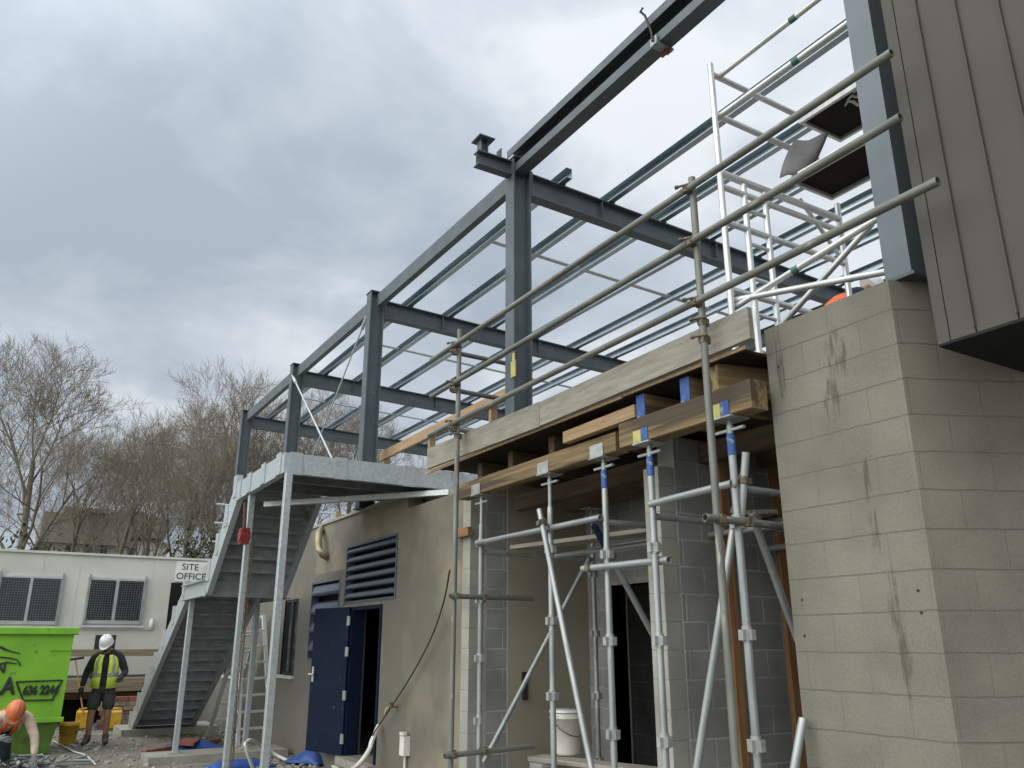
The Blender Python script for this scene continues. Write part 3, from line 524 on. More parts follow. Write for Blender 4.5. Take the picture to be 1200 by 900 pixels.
# ------------------------------------------------------------------ props
SH = thing('shoring_scaffold', (3.9,5.5,0), 'galvanised prop scaffold carrying the timber bearers', 'shoring')
def standard(x, y, ztop, zj, plate, paint, zs, z0=.05, m='tube_new', r=.0245):
    o = bar_tube('standard', (x,y,z0), (x,y,zj), r, m, SH)
    for z in zs:
        q = MB().tube(r+.006,-.04,.05,12,M=Matrix.Translation((x,y,z))@Matrix.Rotation(-math.pi/2,4,'Y'),hollow=False)
        for a in range(4):
            M = Matrix.Translation((x,y,z))@Matrix.Rotation(a*math.pi/2,4,'Z'); q.box((r,-.018,-.03),(r+.028,.018,.03),M)
        q.build('rosette', 'jack_plate', o)
    j = bar_tube('jack_screw', (x,y,zj), (x,y,ztop-.012), .017, 'galv_dull', o)
    MB().tube(.022,0,.055,10,M=Matrix.Translation((x,y,ztop-.1))@Matrix.Rotation(-math.pi/2,4,'Y'),hollow=False).box((x-.012,y-.12,ztop-.085),(x+.012,y+.12,ztop-.068)).build('wing_nut', 'galv_dull', o)
    if paint: bar_tube('painted_sleeve', (x,y,ztop-.24), (x,y,ztop-.105), r+.002, 'blue_paint', o)
    u = MB().box((x-.085,y-.09,ztop-.011),(x+.085,y+.09,ztop-.001)); u.build('jack_plate', 'jack_plate', o)
    if plate:
        xf = plate[0]; [MB().box((q_-.003,y-.085,ztop),(q_+.003,y+.085,ztop+.1)).build('u_head_plate', 'jack_plate', o) for q_ in (xf-.005,xf+plate[1]+.005)]
    return o
RS = [.50,1.0,1.5,2.0,2.5]
rs = lambda d: [z+d for z in RS]
standard(3.92,7.05,3.006,2.72,(3.855,.13),False,[.4,.93,1.47,2.0,2.53]); standard(3.92,5.84,3.006,2.72,(3.855,.13),False,[.62,1.2,1.78,2.36]); standard(3.92,5.07,3.006,2.76,(3.855,.13),True,[.35,.98,1.62,2.25])
standard(3.80,4.38,2.969,2.76,None,True,[.4,1.0,1.62,2.23]); standard(3.80,3.60,2.969,2.78,None,True,[.45,1.05,1.65,2.3])
for yy in (4.38,3.60):
    MB().box((3.724,yy-.0,2.972),(3.7285,yy+.085,3.06)).build('painted_patch','yellow_paint',SH); MB().box((3.7235,yy-.075,2.973),(3.728,yy-.004,3.065)).build('painted_patch','blue_paint',SH)
standard(5.3,7.1,2.996,2.7,None,False,[.5,1.1,1.7,2.3],m='galv_dull'); standard(5.3,4.35,2.996,2.7,None,False,[.5,1.1,1.7,2.3],m='galv_dull')
bearer(4.62, 7.5, 3.45, 3.04, .16, .10, 'dark timber bearer in the middle row under the plywood deck', 'shaded_timber')
def coup(p, parent, ax=(0,1,0)):
    M, L = frame(Vector(p), Vector(p)+Vector(ax))
    q = MB().tube(.0285,-.024,.024,12,M=M,hollow=False).tube(.0285,-.024,.024,12,M=Matrix.Translation(p)@Matrix.Rotation(-math.pi/2,4,'Y'),hollow=False)
    q.tube(.009,-.05,.06,6,M=M@Matrix.Translation((.0,.03,.02))@Matrix.Rotation(.5,4,'Z'),hollow=False).tube(.014,.04,.062,6,M=M@Matrix.Translation((.0,.03,.02))@Matrix.Rotation(.5,4,'Z'),hollow=False)
    q.box((-.018,-.042,-.028),(.022,-.02,.024),M)
    q.build('coupler','coupler',parent)
R_ = .0242
def ledg(a, b_, m='tube_new', cps=(), name='ledger'):
    a, b_ = Vector(a), Vector(b_); o = bar_tube(name, a, b_, R_, m, SH)
    for f in cps: coup(a+(b_-a)*f, o, (b_-a).normalized())
    return o
ledg((3.87,7.05,2.53), (3.87,5.07,2.53)); ledg((3.78,4.38,2.53), (3.78,3.60,2.55)); ledg((3.92,7.05,2.45), (5.3,7.1,2.45), 'galv_dull'); ledg((3.92,5.07,2.50), (5.3,5.1,2.5)); ledg((3.80,3.62,2.53), (5.3,3.62,2.53),'galv_dull'); ledg((3.80,4.40,2.45), (5.3,4.40,2.45),'galv_dull')
ledg((4.6,6.9,2.42),(4.65,3.6,2.40),'galv_dull'); ledg((5.25,7.1,2.55), (5.25,3.5,2.55),'galv_dull'); ledg((5.2,7.1,2.35), (5.2,3.5,2.32),'galv_dull')
a = at(687,666,X=3.86); b_ = at(784,656,X=3.83); ledg(a+(a-b_)*.05, b_, 'tube_new', (.1,.9))
ledg((3.92,7.12,.35),(3.92,5.0,.36))
ledg(at(632,597,X=3.80), at(694,905,X=3.80), 'tube_new', (.06,), 'brace'); ledg(at(697,617,X=3.85), at(790,790,X=4.6), 'galv_dull', (.2,), 'brace')
a, b_ = at(697,617,X=3.85), at(790,790,X=4.6); bar_tube('brace_sleeve', a-(b_-a)*.01, a+(b_-a)*.17, .0275, 'navy', SH)
ledg(at(567,893,X=4.25), at(690,655,X=5.2), 'galv_dull', (.04,), 'brace'); ledg(at(816,905,X=3.72), at(864,590,X=3.9), 'tube_new', (.97,), 'brace'); ledg(at(880,600,X=3.95), at(935,750,X=4.35), 'galv_dull', (.05,), 'brace'); ledg(at(930,905,X=3.8), at(941,842,X=3.9), 'tube_new', (), 'brace')
ledg(at(874,530,X=3.84), at(868,612,X=3.84), 'tube_new', (.4,), 'brace')
a, b_ = at(531,627,X=4.10), at(574,622,Y=7.66); tag(bar_rect('timber_offcut',(4.10,7.93,a.z),(4.10,7.62,a.z),.05,.09,'stud_timber'),'short brown timber nailed across the pale block strip behind the left prop','timber')
# planks lying on the ledgers inside
tag(bar_rect('scaffold_plank',(4.25,6.9,2.49),(4.55,5.2,2.49),.22,.038,'grey_plank'),'loose plank lying on ledgers under the left bearer','plank'); tag(bar_rect('scaffold_plank',(4.3,5.0,2.56),(5.2,4.55,2.60),.22,.038,'grey_plank'),'loose plank lying on ledgers beside the block cross wall','plank')
# ------------------------------------------------------------------ guardrail scaffold
GS = thing('guardrail_scaffold', (3.55,5,0), 'old grey tube scaffold with three long guardrails before the formwork edge', 'scaffold')
def gst(x, y, z1, z0=.05):
    o = bar_tube('standard', (x,y,z0), (x,y,z1), R_, 'tube_old', GS)
    return o
pa = gst(3.60,3.57,4.64); pb = gst(3.60,6.98,4.67)
def grail(ya, yb, za, zb, x=3.55):
    o = bar_tube('guardrail', (x,ya,za), (x,yb,zb), R_, 'tube_old', GS, 16)
    for y in (3.57,6.98): coup((x,y,za+(zb-za)*(y-ya)/(yb-ya)), o)
    MB().tube(.034,-.03,.03,10,M=Matrix.Translation((x+.03,6.98,za))@Matrix.Rotation(math.pi/2,4,'X'),hollow=False).build('coupler','coupler',o)
grail(7.53,2.02,4.49,4.555); grail(7.50,2.03,4.08,4.165); grail(7.53,1.90,3.67,3.725)
for z in (3.46,3.9):  coup((3.60,3.57,z if z < 3.6 else 3.58), pa)
coup((3.60,6.98,3.55), pb)
def gtr(a, b_, f=(.05,)): 
    o = bar_tube('transom', a, b_, R_, 'tube_old', GS, 16); a, b_ = Vector(a), Vector(b_)
    for k in f: coup(a+(b_-a)*k, o, (b_-a).normalized())
gtr((3.52,7.0,4.42),(4.35,7.0,4.41)); gtr((3.52,7.0,4.02),(4.35,7.0,4.01)); gtr((3.52,7.0,3.62),(4.35,7.0,3.61))
bar_tube('standard', (4.27,6.95,3.4), (4.27,6.95,4.58), R_, 'tube_old', GS)
gtr((3.48,3.55,2.31),(4.6,3.55,2.30),(.1,.3)); gtr((3.54,6.95,2.02),(4.45,6.95,2.02),(.07,.4)); gtr((3.52,6.95,.67),(4.45,6.95,.70),(.09,.42))
# ------------------------------------------------------------------ aluminium mobile tower
TW = thing('mobile_tower', (4.35,4,3.46), 'aluminium mobile scaffold tower with black platforms beside the steel post', 'tower')
TY, TN = 4.0, 2.3
tx = lambda px_, py_: at(px_,py_,Y=TY)
V = [tx(845,220).x, tx(874,250).x, tx(902,290).x, tx(985,270).x]
V4 = V[3]
alu = lambda n_, a, b_, r=.025: bar_tube(n_, a, b_, r, 'aluminium', TW)
for Yq in (TY, TN):
    alu('standard', (V[0],Yq,3.5), (V[0],Yq,tx(838,78).z)); alu('standard', (V4,Yq,3.5), (V4,Yq,5.3))
    alu('ladder_stile', (V[1],Yq,3.5), (V[1],Yq,tx(850,205).z-.03)); alu('ladder_stile', (V[2],Yq,3.5), (V[2],Yq,tx(850,205).z-.03))
    for z in (3.7,4.0,4.3,4.6,4.9): alu('rung', (V[1],Yq,z), (V[2],Yq,z), .016)
    for z in (3.62,4.15,4.72,tx(850,205).z-.12): alu('frame_tube', (V[0],Yq,z), (V4,Yq,z-.0))
zt_ = [tx(850,205).z, tx(847,138).z, tx(843,91).z]
alu('frame_tube', (V[0],TY,zt_[0]), (V4,TY,zt_[0]), .03)
for k in (1,2): alu('guardrail_end', (V[0],TY,zt_[k]), (V4,TY,zt_[k]-.02))
for k, xx in ((1,V[0]+.05),(2,V[0]+.08)):
    o = alu('guardrail', (xx,TY,zt_[k]), (xx,TN,zt_[k]), .023); bar_tube('band', (xx,3.25,zt_[k]), (xx,3.19,zt_[k]), .0255, 'green_band', o)
    alu('guardrail', (V4-.1,TY,zt_[k]), (V4-.1,TN,zt_[k]), .023)
def plat(pl, pr, dz, lb):
    a, b_ = at(*pl, Y=3.85), at(*pr, Y=3.85); z = (a.z+b_.z)/2
    o = MB().box((a.x,TN+.02,z),(b_.x,3.85,z+.02)).build('platform', 'black_ply', TW)
    MB().box((a.x-.03,TN,z-.03),(a.x-.001,3.88,z+.05)).box((b_.x+.001,TN,z-.03),(b_.x+.03,3.88,z+.05)).box((a.x,3.852,z-.03),(b_.x,3.88,z+.05)).box((a.x,TN,z-.03),(b_.x,TN+.018,z+.05)).build('platform_rail', 'aluminium', o)
    return o, a, b_, z
p1, a, b_, z = plat((942,141),(985,160),0,''); 
for k, pq in enumerate((((990,124),(994,118),(1000,119),(1005,123),(1012,121)),((993,117),(998,112),(1004,113),(1012,110)),((1000,109),(1003,105),(1008,106),(1011,103)))):
    q = MB(); q.sweep([at(*p, Z=z-.004) for p in pq],[.006,.014,.016,.014,.006][:len(pq)],6); q.build('logo_mark','white_paint',p1)
p2, a2, b2, z2 = plat((934,212),(975,228),0,'')
g0,g1,g2,g3 = at(930,165,Y=3.9),at(968,158,Y=3.7),at(955,205,Y=3.75),at(914,208,Y=3.9)
M3 = MB(); n=6; vs=[]
for i in range(n+1):
    for j in range(n+1):
        u,v=i/n,j/n; p = g0.lerp(g1,u).lerp(g3.lerp(g2,u),v); vs.append(p+Vector((0,.03*math.sin(5*u+3*v),.015*math.sin(9*u))))
M3.add(vs,[(i*(n+1)+j,i*(n+1)+j+1,(i+1)*(n+1)+j+1,(i+1)*(n+1)+j) for i in range(n) for j in range(n)],None,True); gt = M3.build('draped_sheet','grey_tarp'); gt.modifiers.new('s','SOLIDIFY').thickness=.006
tag(gt,'grey fabric sheet draped between the two tower platforms','sheet')
for pq in (((857,363),(1030,255)),((915,382),(1022,262)),((860,352),(1040,318))):
    X_ = V[0]+.05 if pq[0][0] != 915 else V[2]-.05
    o = alu('brace', at(*pq[0],X=X_) , at(*pq[1],X=X_), .023)
pa_, pb_ = at(857,363,X=V[0]+.05), at(1030,255,X=V[0]+.05); bar_tube('band', pa_.lerp(pb_,.46), pa_.lerp(pb_,.50), .0255, 'green_band', TW)
alu('brace', (V4,TY,4.72), (V4-.5,TY,5.2), .018)
for x in (V[0],V4):
    for Yq in (TY,TN):
        MB().tube(.05,0,.03,10,M=Matrix.Translation((x-.015,Yq,3.48))).box((x-.02,Yq-.02,3.46),(x+.02,Yq+.02,3.5)).build('castor','black_rubber',TW)
# ------------------------------------------------------------------ pine guard rail on the roof edge
PR = thing('timber_guardrail', (4.45,9,3.4), 'raw pine guard rail on posts at the roof edge behind the landing', 'guardrail')
bar_rect('rail', (4.45,7.3,4.24), (4.45,11.05,4.21), .045, .14, 'raw_pine', PR); bar_rect('rail', (4.45,7.3,3.72), (4.45,11.05,3.70), .045, .12, 'raw_pine', PR)
for y in (7.85,9.45,10.95): bar_rect('post', (4.50,y,3.36), (4.50,y,4.3), .05, .09, 'raw_pine', PR, (1,0,0))
tag(bar_rect('timber_offcut', (4.5,12.9,3.36), (4.5,12.9,3.66), .05, .09, 'raw_pine', None, (1,0,0)), 'short raw pine upright standing on the wall top beside the landing', 'timber')
# far thin handrail tubes on the opposite roof edge
FR = thing('edge_protection', (10.6,12,3.4), 'thin galvanised edge rails on the far side of the roof', 'guardrail')
for z in (4.0,4.5,5.0): bar_tube('rail', (10.6,7,z), (10.6,23,z), .024, 'galv', FR, 8)
for y in (8,10.5,13,15.5,18,20.5,22.8): bar_tube('post', (10.6,y,3.4), (10.6,y,5.6 if y in (10.5,15.5) else 5.1), .024, 'galv', FR, 8)
for z in (4.2,4.7,5.2): bar_tube('rail', (4.6,23,z), (10.6,23,z), .024, 'galv', FR, 8)
for x in (5,7,9): bar_tube('post', (x,23,3.4), (x,23,5.3), .024, 'galv', FR, 8)
# ------------------------------------------------------------------ site cabin
CYb = 21.0
CBN = thing('site_cabin', (1,CYb,.9), 'off white portable site office with two meshed windows behind the skip', 'cabin')
z0, z1 = .95, 3.50
MB().box((-5.5,CYb,z0),(4.6,CYb+2.6,z1)).build('cabin_body', 'cabin_white', CBN)
MB().box((-5.55,CYb-.05,z1+.001),(4.65,CYb+2.65,z1+.05)).build('roof_trim', 'cabin_white', CBN)
MB().box((-5.5,CYb-.025,1.90),(3.1,CYb-.001,1.94)).build('belt_trim', 'white_alu', CBN)
MB().box((-5.5,CYb-.03,z0-.1),(4.6,CYb+2.6,z0-.002)).build('base_rail', 'primed_steel', CBN)
for x in (-3.3,-1.9,-.7,.7,1.42,2.95): MB().box((x,CYb-.006,1.95),(x+.012,CYb-.001,z1)).build('panel_joint', 'white_alu', CBN)
def cabwin(x0, x1, za, zb):
    y = CYb-.04; f = MB(); w = .07
    f.box((x0,y,za),(x0+w,y+.036,zb)).box((x1-w,y,za),(x1,y+.036,zb)).box((x0+w,y,za),(x1-w,y+.036,za+w)).box((x0+w,y,zb-w),(x1-w,y+.036,zb)).box(((x0+x1)/2-.03,y,za+w),((x0+x1)/2+.03,y+.036,zb-w))
    o = f.build('window', 'white_alu', CBN); MB().box((x0+w,y+.028,za+w),(x1-w,y+.034,zb-w)).build('pane', 'glass', o)
    g = MB(); nx = int((x1-x0)/.05)
    for i in range(1,nx): x = x0+(x1-x0)*i/nx; g.box((x-.0016,y-.03,za+.02),(x+.0016,y-.024,zb-.02))
    nz_ = int((zb-za)/.05)
    for i in range(1,nz_): z = za+(zb-za)*i/nz_; g.box((x0+.02,y-.0365,z-.0016),(x1-.02,y-.0305,z+.0016))
    for x in (x0+.02,x1-.06): g.box((x,y-.045,za-.04),(x+.04,y-.002,zb+.05))
    g.build('mesh_guard', 'galv_dull', o); MB().box((x0-.05,y-.05,za-.08),(x1+.05,y-.001,za-.042)).build('sill', 'white_alu', o)
cabwin(-.1,1.17,2.0,3.03); cabwin(1.62,2.86,2.03,3.04)
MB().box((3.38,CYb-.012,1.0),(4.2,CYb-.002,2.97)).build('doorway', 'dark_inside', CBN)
MB().lathe([(.04,0),(.06,.05),(.05,.16),(.02,.2)],12,Matrix.Translation((3.05,CYb-.1,1.95))).build('lamp', 'pvc', CBN)
def text(s, size, M, m, parent, name, sx=1, bold=0.0):
    c = bpy.data.curves.new(name,'FONT'); c.body = s; c.size = size; c.extrude = .002; c.bevel_depth = bold; c.bevel_resolution = 0; c.align_x = 'CENTER'; c.align_y = 'CENTER'
    tmp = bpy.data.objects.new(name, c); COL.objects.link(tmp); dg = bpy.context.evaluated_depsgraph_get(); me = bpy.data.meshes.new_from_object(tmp.evaluated_get(dg)); bpy.data.objects.remove(tmp)
    me.materials.clear(); me.materials.append(MATS[m]); return link(name, me, parent, M @ Matrix.Diagonal((sx,1,1,1)))
FACE = lambda x,y,z: Matrix.Translation((x,y,z)) @ Matrix.Rotation(math.pi/2,4,'X')
sg = thing('office_sign', (3.8,CYb-.03,3.2), 'white sign reading SITE OFFICE on the cabin wall above its doorway', 'sign')
MB().box((3.44,CYb-.03,3.0),(4.16,CYb-.014,3.47)).build('board', 'white_paint', sg)
text('SITE', .21, FACE(3.76,CYb-.034,3.335), 'black_paint', sg, 'lettering'); text('OFFICE', .21, FACE(3.80,CYb-.034,3.12), 'black_paint', sg, 'lettering')
# deck, rail and brick stacks in front of the cabin
DK = thing('timber_walkway', (1,20.4,.7), 'timber walkway with handrail along the front of the cabin', 'walkway')
MB().box((-5,20.0,.84),(3.3,20.9,.90)).build('deck_board','timber_deck',DK); bar_rect('fascia',(-5,19.97,.75),(3.3,19.97,.75),.04,.2,'timber_deck',DK); bar_rect('fascia',(-5,20.5,.55),(3.3,20.5,.55),.05,.12,'stud_timber',DK)
bar_rect('handrail',(-5,20.05,1.42),(3.45,20.05,1.42),.04,.14,'timber_deck',DK)
for x in (-2,.2,3.38): bar_rect('post',(x,20.09,.1),(x,20.09,1.5),.09,.045,'timber_deck',DK,(0,1,0))
MB().box((-5.3,20.85,0),(4.4,20.9,.75)).build('void_shade','dark_inside',DK)  # added dark sheet standing in for the shaded void below the walkway
def stack(x0,x1,y,n,lb):
    o = thing('brick_stack',(x0,y,0),lb,'bricks'); rn = random.Random(int(x0*100))
    for r_ in range(n):
        x = x0+rn.uniform(-.05,.05); m = MB()
        while x < x1: w = .22; m.box((x+.004,y+rn.uniform(-.02,.02),r_*.085),(x+w-.004,y+.2,r_*.085+.08)); x += w
        m.build('brick_course','brick_pile' if r_%3 else 'brick_red',o)
stack(2.05,3.2,19.0,7,'low stack of old brown bricks beside the stair foot'); 
# black chair back / sheet leaning behind the worker
bp_ = at(121,765,Y=20.3); tag(MB().box((bp_.x-.2,20.2,.9),(bp_.x+.2,20.26,1.78)).build('black_board','black_rubber'),'black board propped up on the walkway behind the hi-vis worker','board')
br_ = thing('broom',(1.55,19.2,0),'long handled broom leaning upside down beside the skip','broom')
bh0, bh1 = at(98,838,Y=18.9), at(88,772,Y=19.4); bar_tube('handle',bh0,bh1,.014,'stud_timber',br_,8); bar_rect('head',bh1+Vector((-.12,0,-.02)),bh1+Vector((.16,0,.02)),.05,.05,'black_rubber',br_)
# ------------------------------------------------------------------ skip
SK = thing('skip_bin', (0,15.1,0), 'lime green waste skip with black phone number at the left', 'skip')
SY = 15.1
def quadprism(mb, xa0, xa1, xb0, xb1, ya0, ya1, yb0, yb1, z0, z1):
    mb.add([(xa0,ya0,z0),(xa1,ya0,z0),(xa1,ya1,z0),(xa0,ya1,z0),(xb0,yb0,z1),(xb1,yb0,z1),(xb1,yb1,z1),(xb0,yb1,z1)],[(0,3,2,1),(4,5,6,7),(0,1,5,4),(1,2,6,5),(2,3,7,6),(3,0,4,7)])
XT = 1.09
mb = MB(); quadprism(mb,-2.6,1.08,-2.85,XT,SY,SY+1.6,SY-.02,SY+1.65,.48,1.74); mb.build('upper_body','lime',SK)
mb = MB(); quadprism(mb,-2.0,.98,-2.6,1.06,SY+.12,SY+1.4,SY+.0,SY+1.6,.02,.478); mb.build('lower_body','lime_shaded',SK)
mb = MB().rect(.12,.11,-2.95,XT+.06,.012,Matrix.Translation((0,SY-.02,1.79))).rect(.12,.11,-2.95,XT+.06,.012,Matrix.Translation((0,SY+1.65,1.79))).rect(.11,.11,SY+.05,SY+1.58,.012,Matrix.Translation((XT,0,1.79))@Matrix.Rotation(math.pi/2,4,'Z')); mb.build('rim','lime',SK)
MB().rect(.05,.07,-2.62,1.12,.006,Matrix.Translation((0,SY-.02,.50))).build('rib','lime',SK)
MB().box((.80,SY-.035,1.5),(1.08,SY-.012,1.54)).build('lug','lime',SK)
sfc = lambda px_,py_: at(px_,py_,Y=SY-.022)
q = sfc(48,809); text('636 2244', .175, FACE(q.x,SY-.034,q.z), 'black_paint', SK, 'lettering', .72, .009)
q = sfc(1,805); text('LA', .33, FACE(q.x+.03,SY-.030,q.z), 'black_paint', SK, 'lettering', .8, .012); q = sfc(-4,783); text('N', .20, FACE(q.x+.05,SY-.030,q.z), 'black_paint', SK, 'lettering', .9, .008)
ol = [(19,799),(73,797),(61,820),(27,821),(19,799)]; om = MB(); P_ = [sfc(*p) for p in ol]
for a, b_ in zip(P_, P_[1:]): om.sweep([a+Vector((0,-.004,0)),b_+Vector((0,-.004,0))], .012, 6)
om.build('emblem_outline','black_paint',SK)
gs_ = MB(); gq = [(0,758),(6,761),(12,763),(24,766)]; gs_.sweep([sfc(*p)+Vector((0,-.003,0)) for p in gq],[.02,.016,.01,.005],6); gs_.sweep([sfc(*p)+Vector((0,-.003,0)) for p in ((0,778),(8,776),(20,778))],[.015,.012,.005],6); gs_.sweep([sfc(*p)+Vector((0,-.003,0)) for p in ((0,770),(10,771),(20,773),(24,780))],[.012,.01,.008,.012],6); gs_.build('scribble','black_paint',SK)
# ------------------------------------------------------------------ people
def skin(name, V, E, m, parent, M, root=0, sub=2):
    me = bpy.data.meshes.new(name); me.from_pydata([v[:3] for v in V], E and [tuple(e) for e in E], []); o = bpy.data.objects.new(name, me); COL.objects.link(o)
    o.modifiers.new('skin','SKIN'); s = o.modifiers.new('sub','SUBSURF'); s.levels = s.render_levels = sub
    for i, v in enumerate(V):
        sv = me.skin_vertices[0].data[i]; r = v[3]; sv.radius = r if isinstance(r, tuple) else (r, r); sv.use_root = (i == root)
    dg = bpy.context.evaluated_depsgraph_get(); m2 = bpy.data.meshes.new_from_object(o.evaluated_get(dg)); bpy.data.objects.remove(o)
    for p in m2.polygons: p.use_smooth = True
    m2.materials.clear(); m2.materials.append(MATS[m]); m2.name = name
    return link(name, m2, parent, M)
def hand(V, E, wi, wrist, elbow, curl=.4):
    """Palm, four unequal bent fingers and a thumb from the side, as chains of the same skin."""
    w = Vector(wrist); d = (w-Vector(elbow)).normalized(); sd_ = d.cross(Vector((0,1,.2))).normalized(); n_ = sd_.cross(d)
    p = w+d*.045; V.append((*p,(.034,.018))); E.append((wi,len(V)-1)); pi = len(V)-1
    for k, ln in enumerate((.068,.078,.072,.055)):
        b = p+d*.04+sd_*(.02*(k-1.5)); m_ = b+d*ln*.55+n_*ln*.2*curl; t_ = m_+d*ln*.4+n_*ln*.45*curl
        i0 = len(V); V += [(*b,.009),(*m_,.0085),(*t_,.007)]; E += [(pi,i0),(i0,i0+1),(i0+1,i0+2)]
    b = p+sd_*.035-d*.01; t_ = b+sd_*.022+d*.045; i0 = len(V); V += [(*b,.011),(*t_,.009)]; E += [(pi,i0),(i0,i0+1)]
def person(loc, rot, J, label, look, shirt, trous, hat, boots='boot', vest=None, legs_bare=False, gloves=None, group=None):
    root = thing('person', loc, label, 'person', group); M = Matrix.Translation(loc) @ Matrix.Rotation(rot,4,'Z')
    g = lambda k: Vector(J[k])
    V = []; E = []; ix = {}
    def ad(k, p, r, frm=None):
        V.append((*p, r)); ix[k] = len(V)-1
        if frm is not None: E.append((ix[frm], ix[k]))
    ad('pel', g('pel'), (.15,.11)); ad('wst', g('wst'), (.135,.10), 'pel'); ad('chs', g('chs'), (.16,.115), 'wst'); ad('nkb', g('nkb'), .07, 'chs'); ad('nk', g('nkb').lerp(g('hd'),.45), .056, 'nkb')
    hd = g('hd'); up = (hd-g('nkb')).normalized(); fw_ = Vector(look).normalized()
    ad('jaw', hd-up*.05+fw_*.02, (.062,.07), 'nk'); ad('hd', hd+up*.03, (.075,.092), 'jaw'); ad('crn', hd+up*.09-fw_*.01, (.06,.075), 'hd')
    V.append((*(hd+fw_*.098-up*.02), .013)); E.append((ix['hd'], len(V)-1))
    sdv = up.cross(fw_).normalized()
    for s in (1,-1): V.append((*(hd+sdv*s*.082-fw_*.01), .014)); E.append((ix['hd'], len(V)-1))
    for s in 'LR':
        ad('sh'+s, g('sh'+s), .062, 'nkb'); ad('el'+s, g('el'+s), .042, 'sh'+s); ad('wr'+s, g('wr'+s), (.028,.024), 'el'+s)
        hand(V, E, ix['wr'+s], g('wr'+s), g('el'+s), .8)
        ad('hp'+s, g('hp'+s), .095, 'pel'); ad('kn'+s, g('kn'+s), .062, 'hp'+s); ad('cf'+s, g('kn'+s).lerp(g('an'+s),.35), .058, 'kn'+s); ad('an'+s, g('an'+s), .038, 'cf'+s); ad('to'+s, g('to'+s), (.04,.03), 'an'+s)
    skin('body', V, E, 'skin', root, M)
    # eyes and mouth
    f = MB()
    for s in (1,-1): f.lathe([(.001,-.01),(.009,-.004),(.011,0),(.009,.004),(.001,.01)],8,Matrix.Translation(hd+fw_*.086+sdv*s*.032+up*.012))
    f.build('eyes','black_paint',root,M); MB().sweep([hd+fw_*.083-up*.062-sdv*.022,hd+fw_*.088-up*.064,hd+fw_*.083-up*.062+sdv*.022],.005,6).build('mouth','brick_red',root,M)
    # shirt
    V = []; E = []; ix = {}
    ad('low', g('pel')+(g('pel')-g('wst')).normalized()*.07, (.16,.12)); ad('pel', g('pel')+Vector((0,0,.02)), (.175,.135), 'low'); ad('wst', g('wst'), (.165,.13), 'pel'); ad('chs', g('chs'), (.178,.132), 'wst'); ad('nkb', g('nkb'), .085, 'chs'); ad('col', g('nkb').lerp(hd,.28), .07, 'nkb')
    for s in 'LR':
        ad('sh'+s, g('sh'+s), .08, 'nkb'); ad('el'+s, g('el'+s), .06, 'sh'+s); ad('cu'+s, g('el'+s).lerp(g('wr'+s),.9), .043, 'el'+s)
    skin('shirt', V, E, shirt, root, M)
    # trousers
    V = []; E = []; ix = {}
    ad('pel', g('pel'), (.168,.128)); ad('tp', g('pel').lerp(g('wst'),.8), (.15,.115), 'pel')
    for s in 'LR':
        ad('hp'+s, g('hp'+s), .115, 'pel')
        if legs_bare: ad('kn'+s, g('hp'+s).lerp(g('kn'+s),.92), .108, 'hp'+s)
        else: ad('kn'+s, g('kn'+s), .085, 'hp'+s); ad('an'+s, g('kn'+s).lerp(g('an'+s),.9), .065, 'kn'+s)
    skin('shorts' if legs_bare else 'trousers', V, E, trous, root, M)
    for s in 'LR':
        a, t_ = g('an'+s), g('to'+s); dd = (t_-a); dd.z = 0
        V = [(*(a+Vector((0,0,.10))), .056),(*a,.056),(*(Vector((a.x,a.y,t_.z))+dd*.5+Vector((0,0,.012))),(.05,.045)),(*(t_+dd*.3),(.045,.034)),(*(Vector((a.x,a.y,t_.z))-dd*.3),(.045,.04))]
        skin('boot', V, [(0,1),(1,2),(2,3),(1,4)], boots, root, M)
        if gloves:
            e_, w = g('el'+s), g('wr'+s); V = [(*(e_.lerp(w,.9)), .042),(*w,.034)]; E = [(0,1)]; hand(V, E, 1, w, e_, .8); V = [(v[0],v[1],v[2],(v[3]*1.18 if not isinstance(v[3],tuple) else tuple(q*1.15 for q in v[3]))) for v in V]
            skin('glove', V, E, gloves, root, M)
    # hard hat
    R3 = Matrix((sdv, fw_, up)).transposed() if abs(sdv.dot(up)) < .2 else Matrix.Identity(3)
    fo = (fw_-up*fw_.dot(up)).normalized(); R3 = Matrix((fo.cross(up), fo, up)).transposed()
    HM = M @ Matrix.Translation(hd+up*.045) @ R3.to_4x4()
    h_ = MB().lathe([(.118,-.012),(.128,-.01),(.118,0),(.115,.03),(.105,.07),(.083,.105),(.045,.128),(.002,.134)],20,Matrix.Diagonal((.92,1.14,1.08,1)))
    h_.add([(-.085,.09,-.004),(-.05,.165,-.014),(0,.185,-.017),(.05,.165,-.014),(.085,.09,-.004),(-.085,.09,.006),(-.05,.165,-.004),(0,.185,-.006),(.05,.165,-.004),(.085,.09,.006)],[(4,3,2,1,0),(5,6,7,8,9),(0,1,6,5),(1,2,7,6),(2,3,8,7),(3,4,9,8)])
    h_.sweep([(0,-.12,.03),(0,-.10,.085),(0,-.05,.13),(0,0,.147),(0,.05,.135),(0,.10,.09),(0,.125,.035)],.012,6)
    h_.build('hard_hat', hat, root, HM)
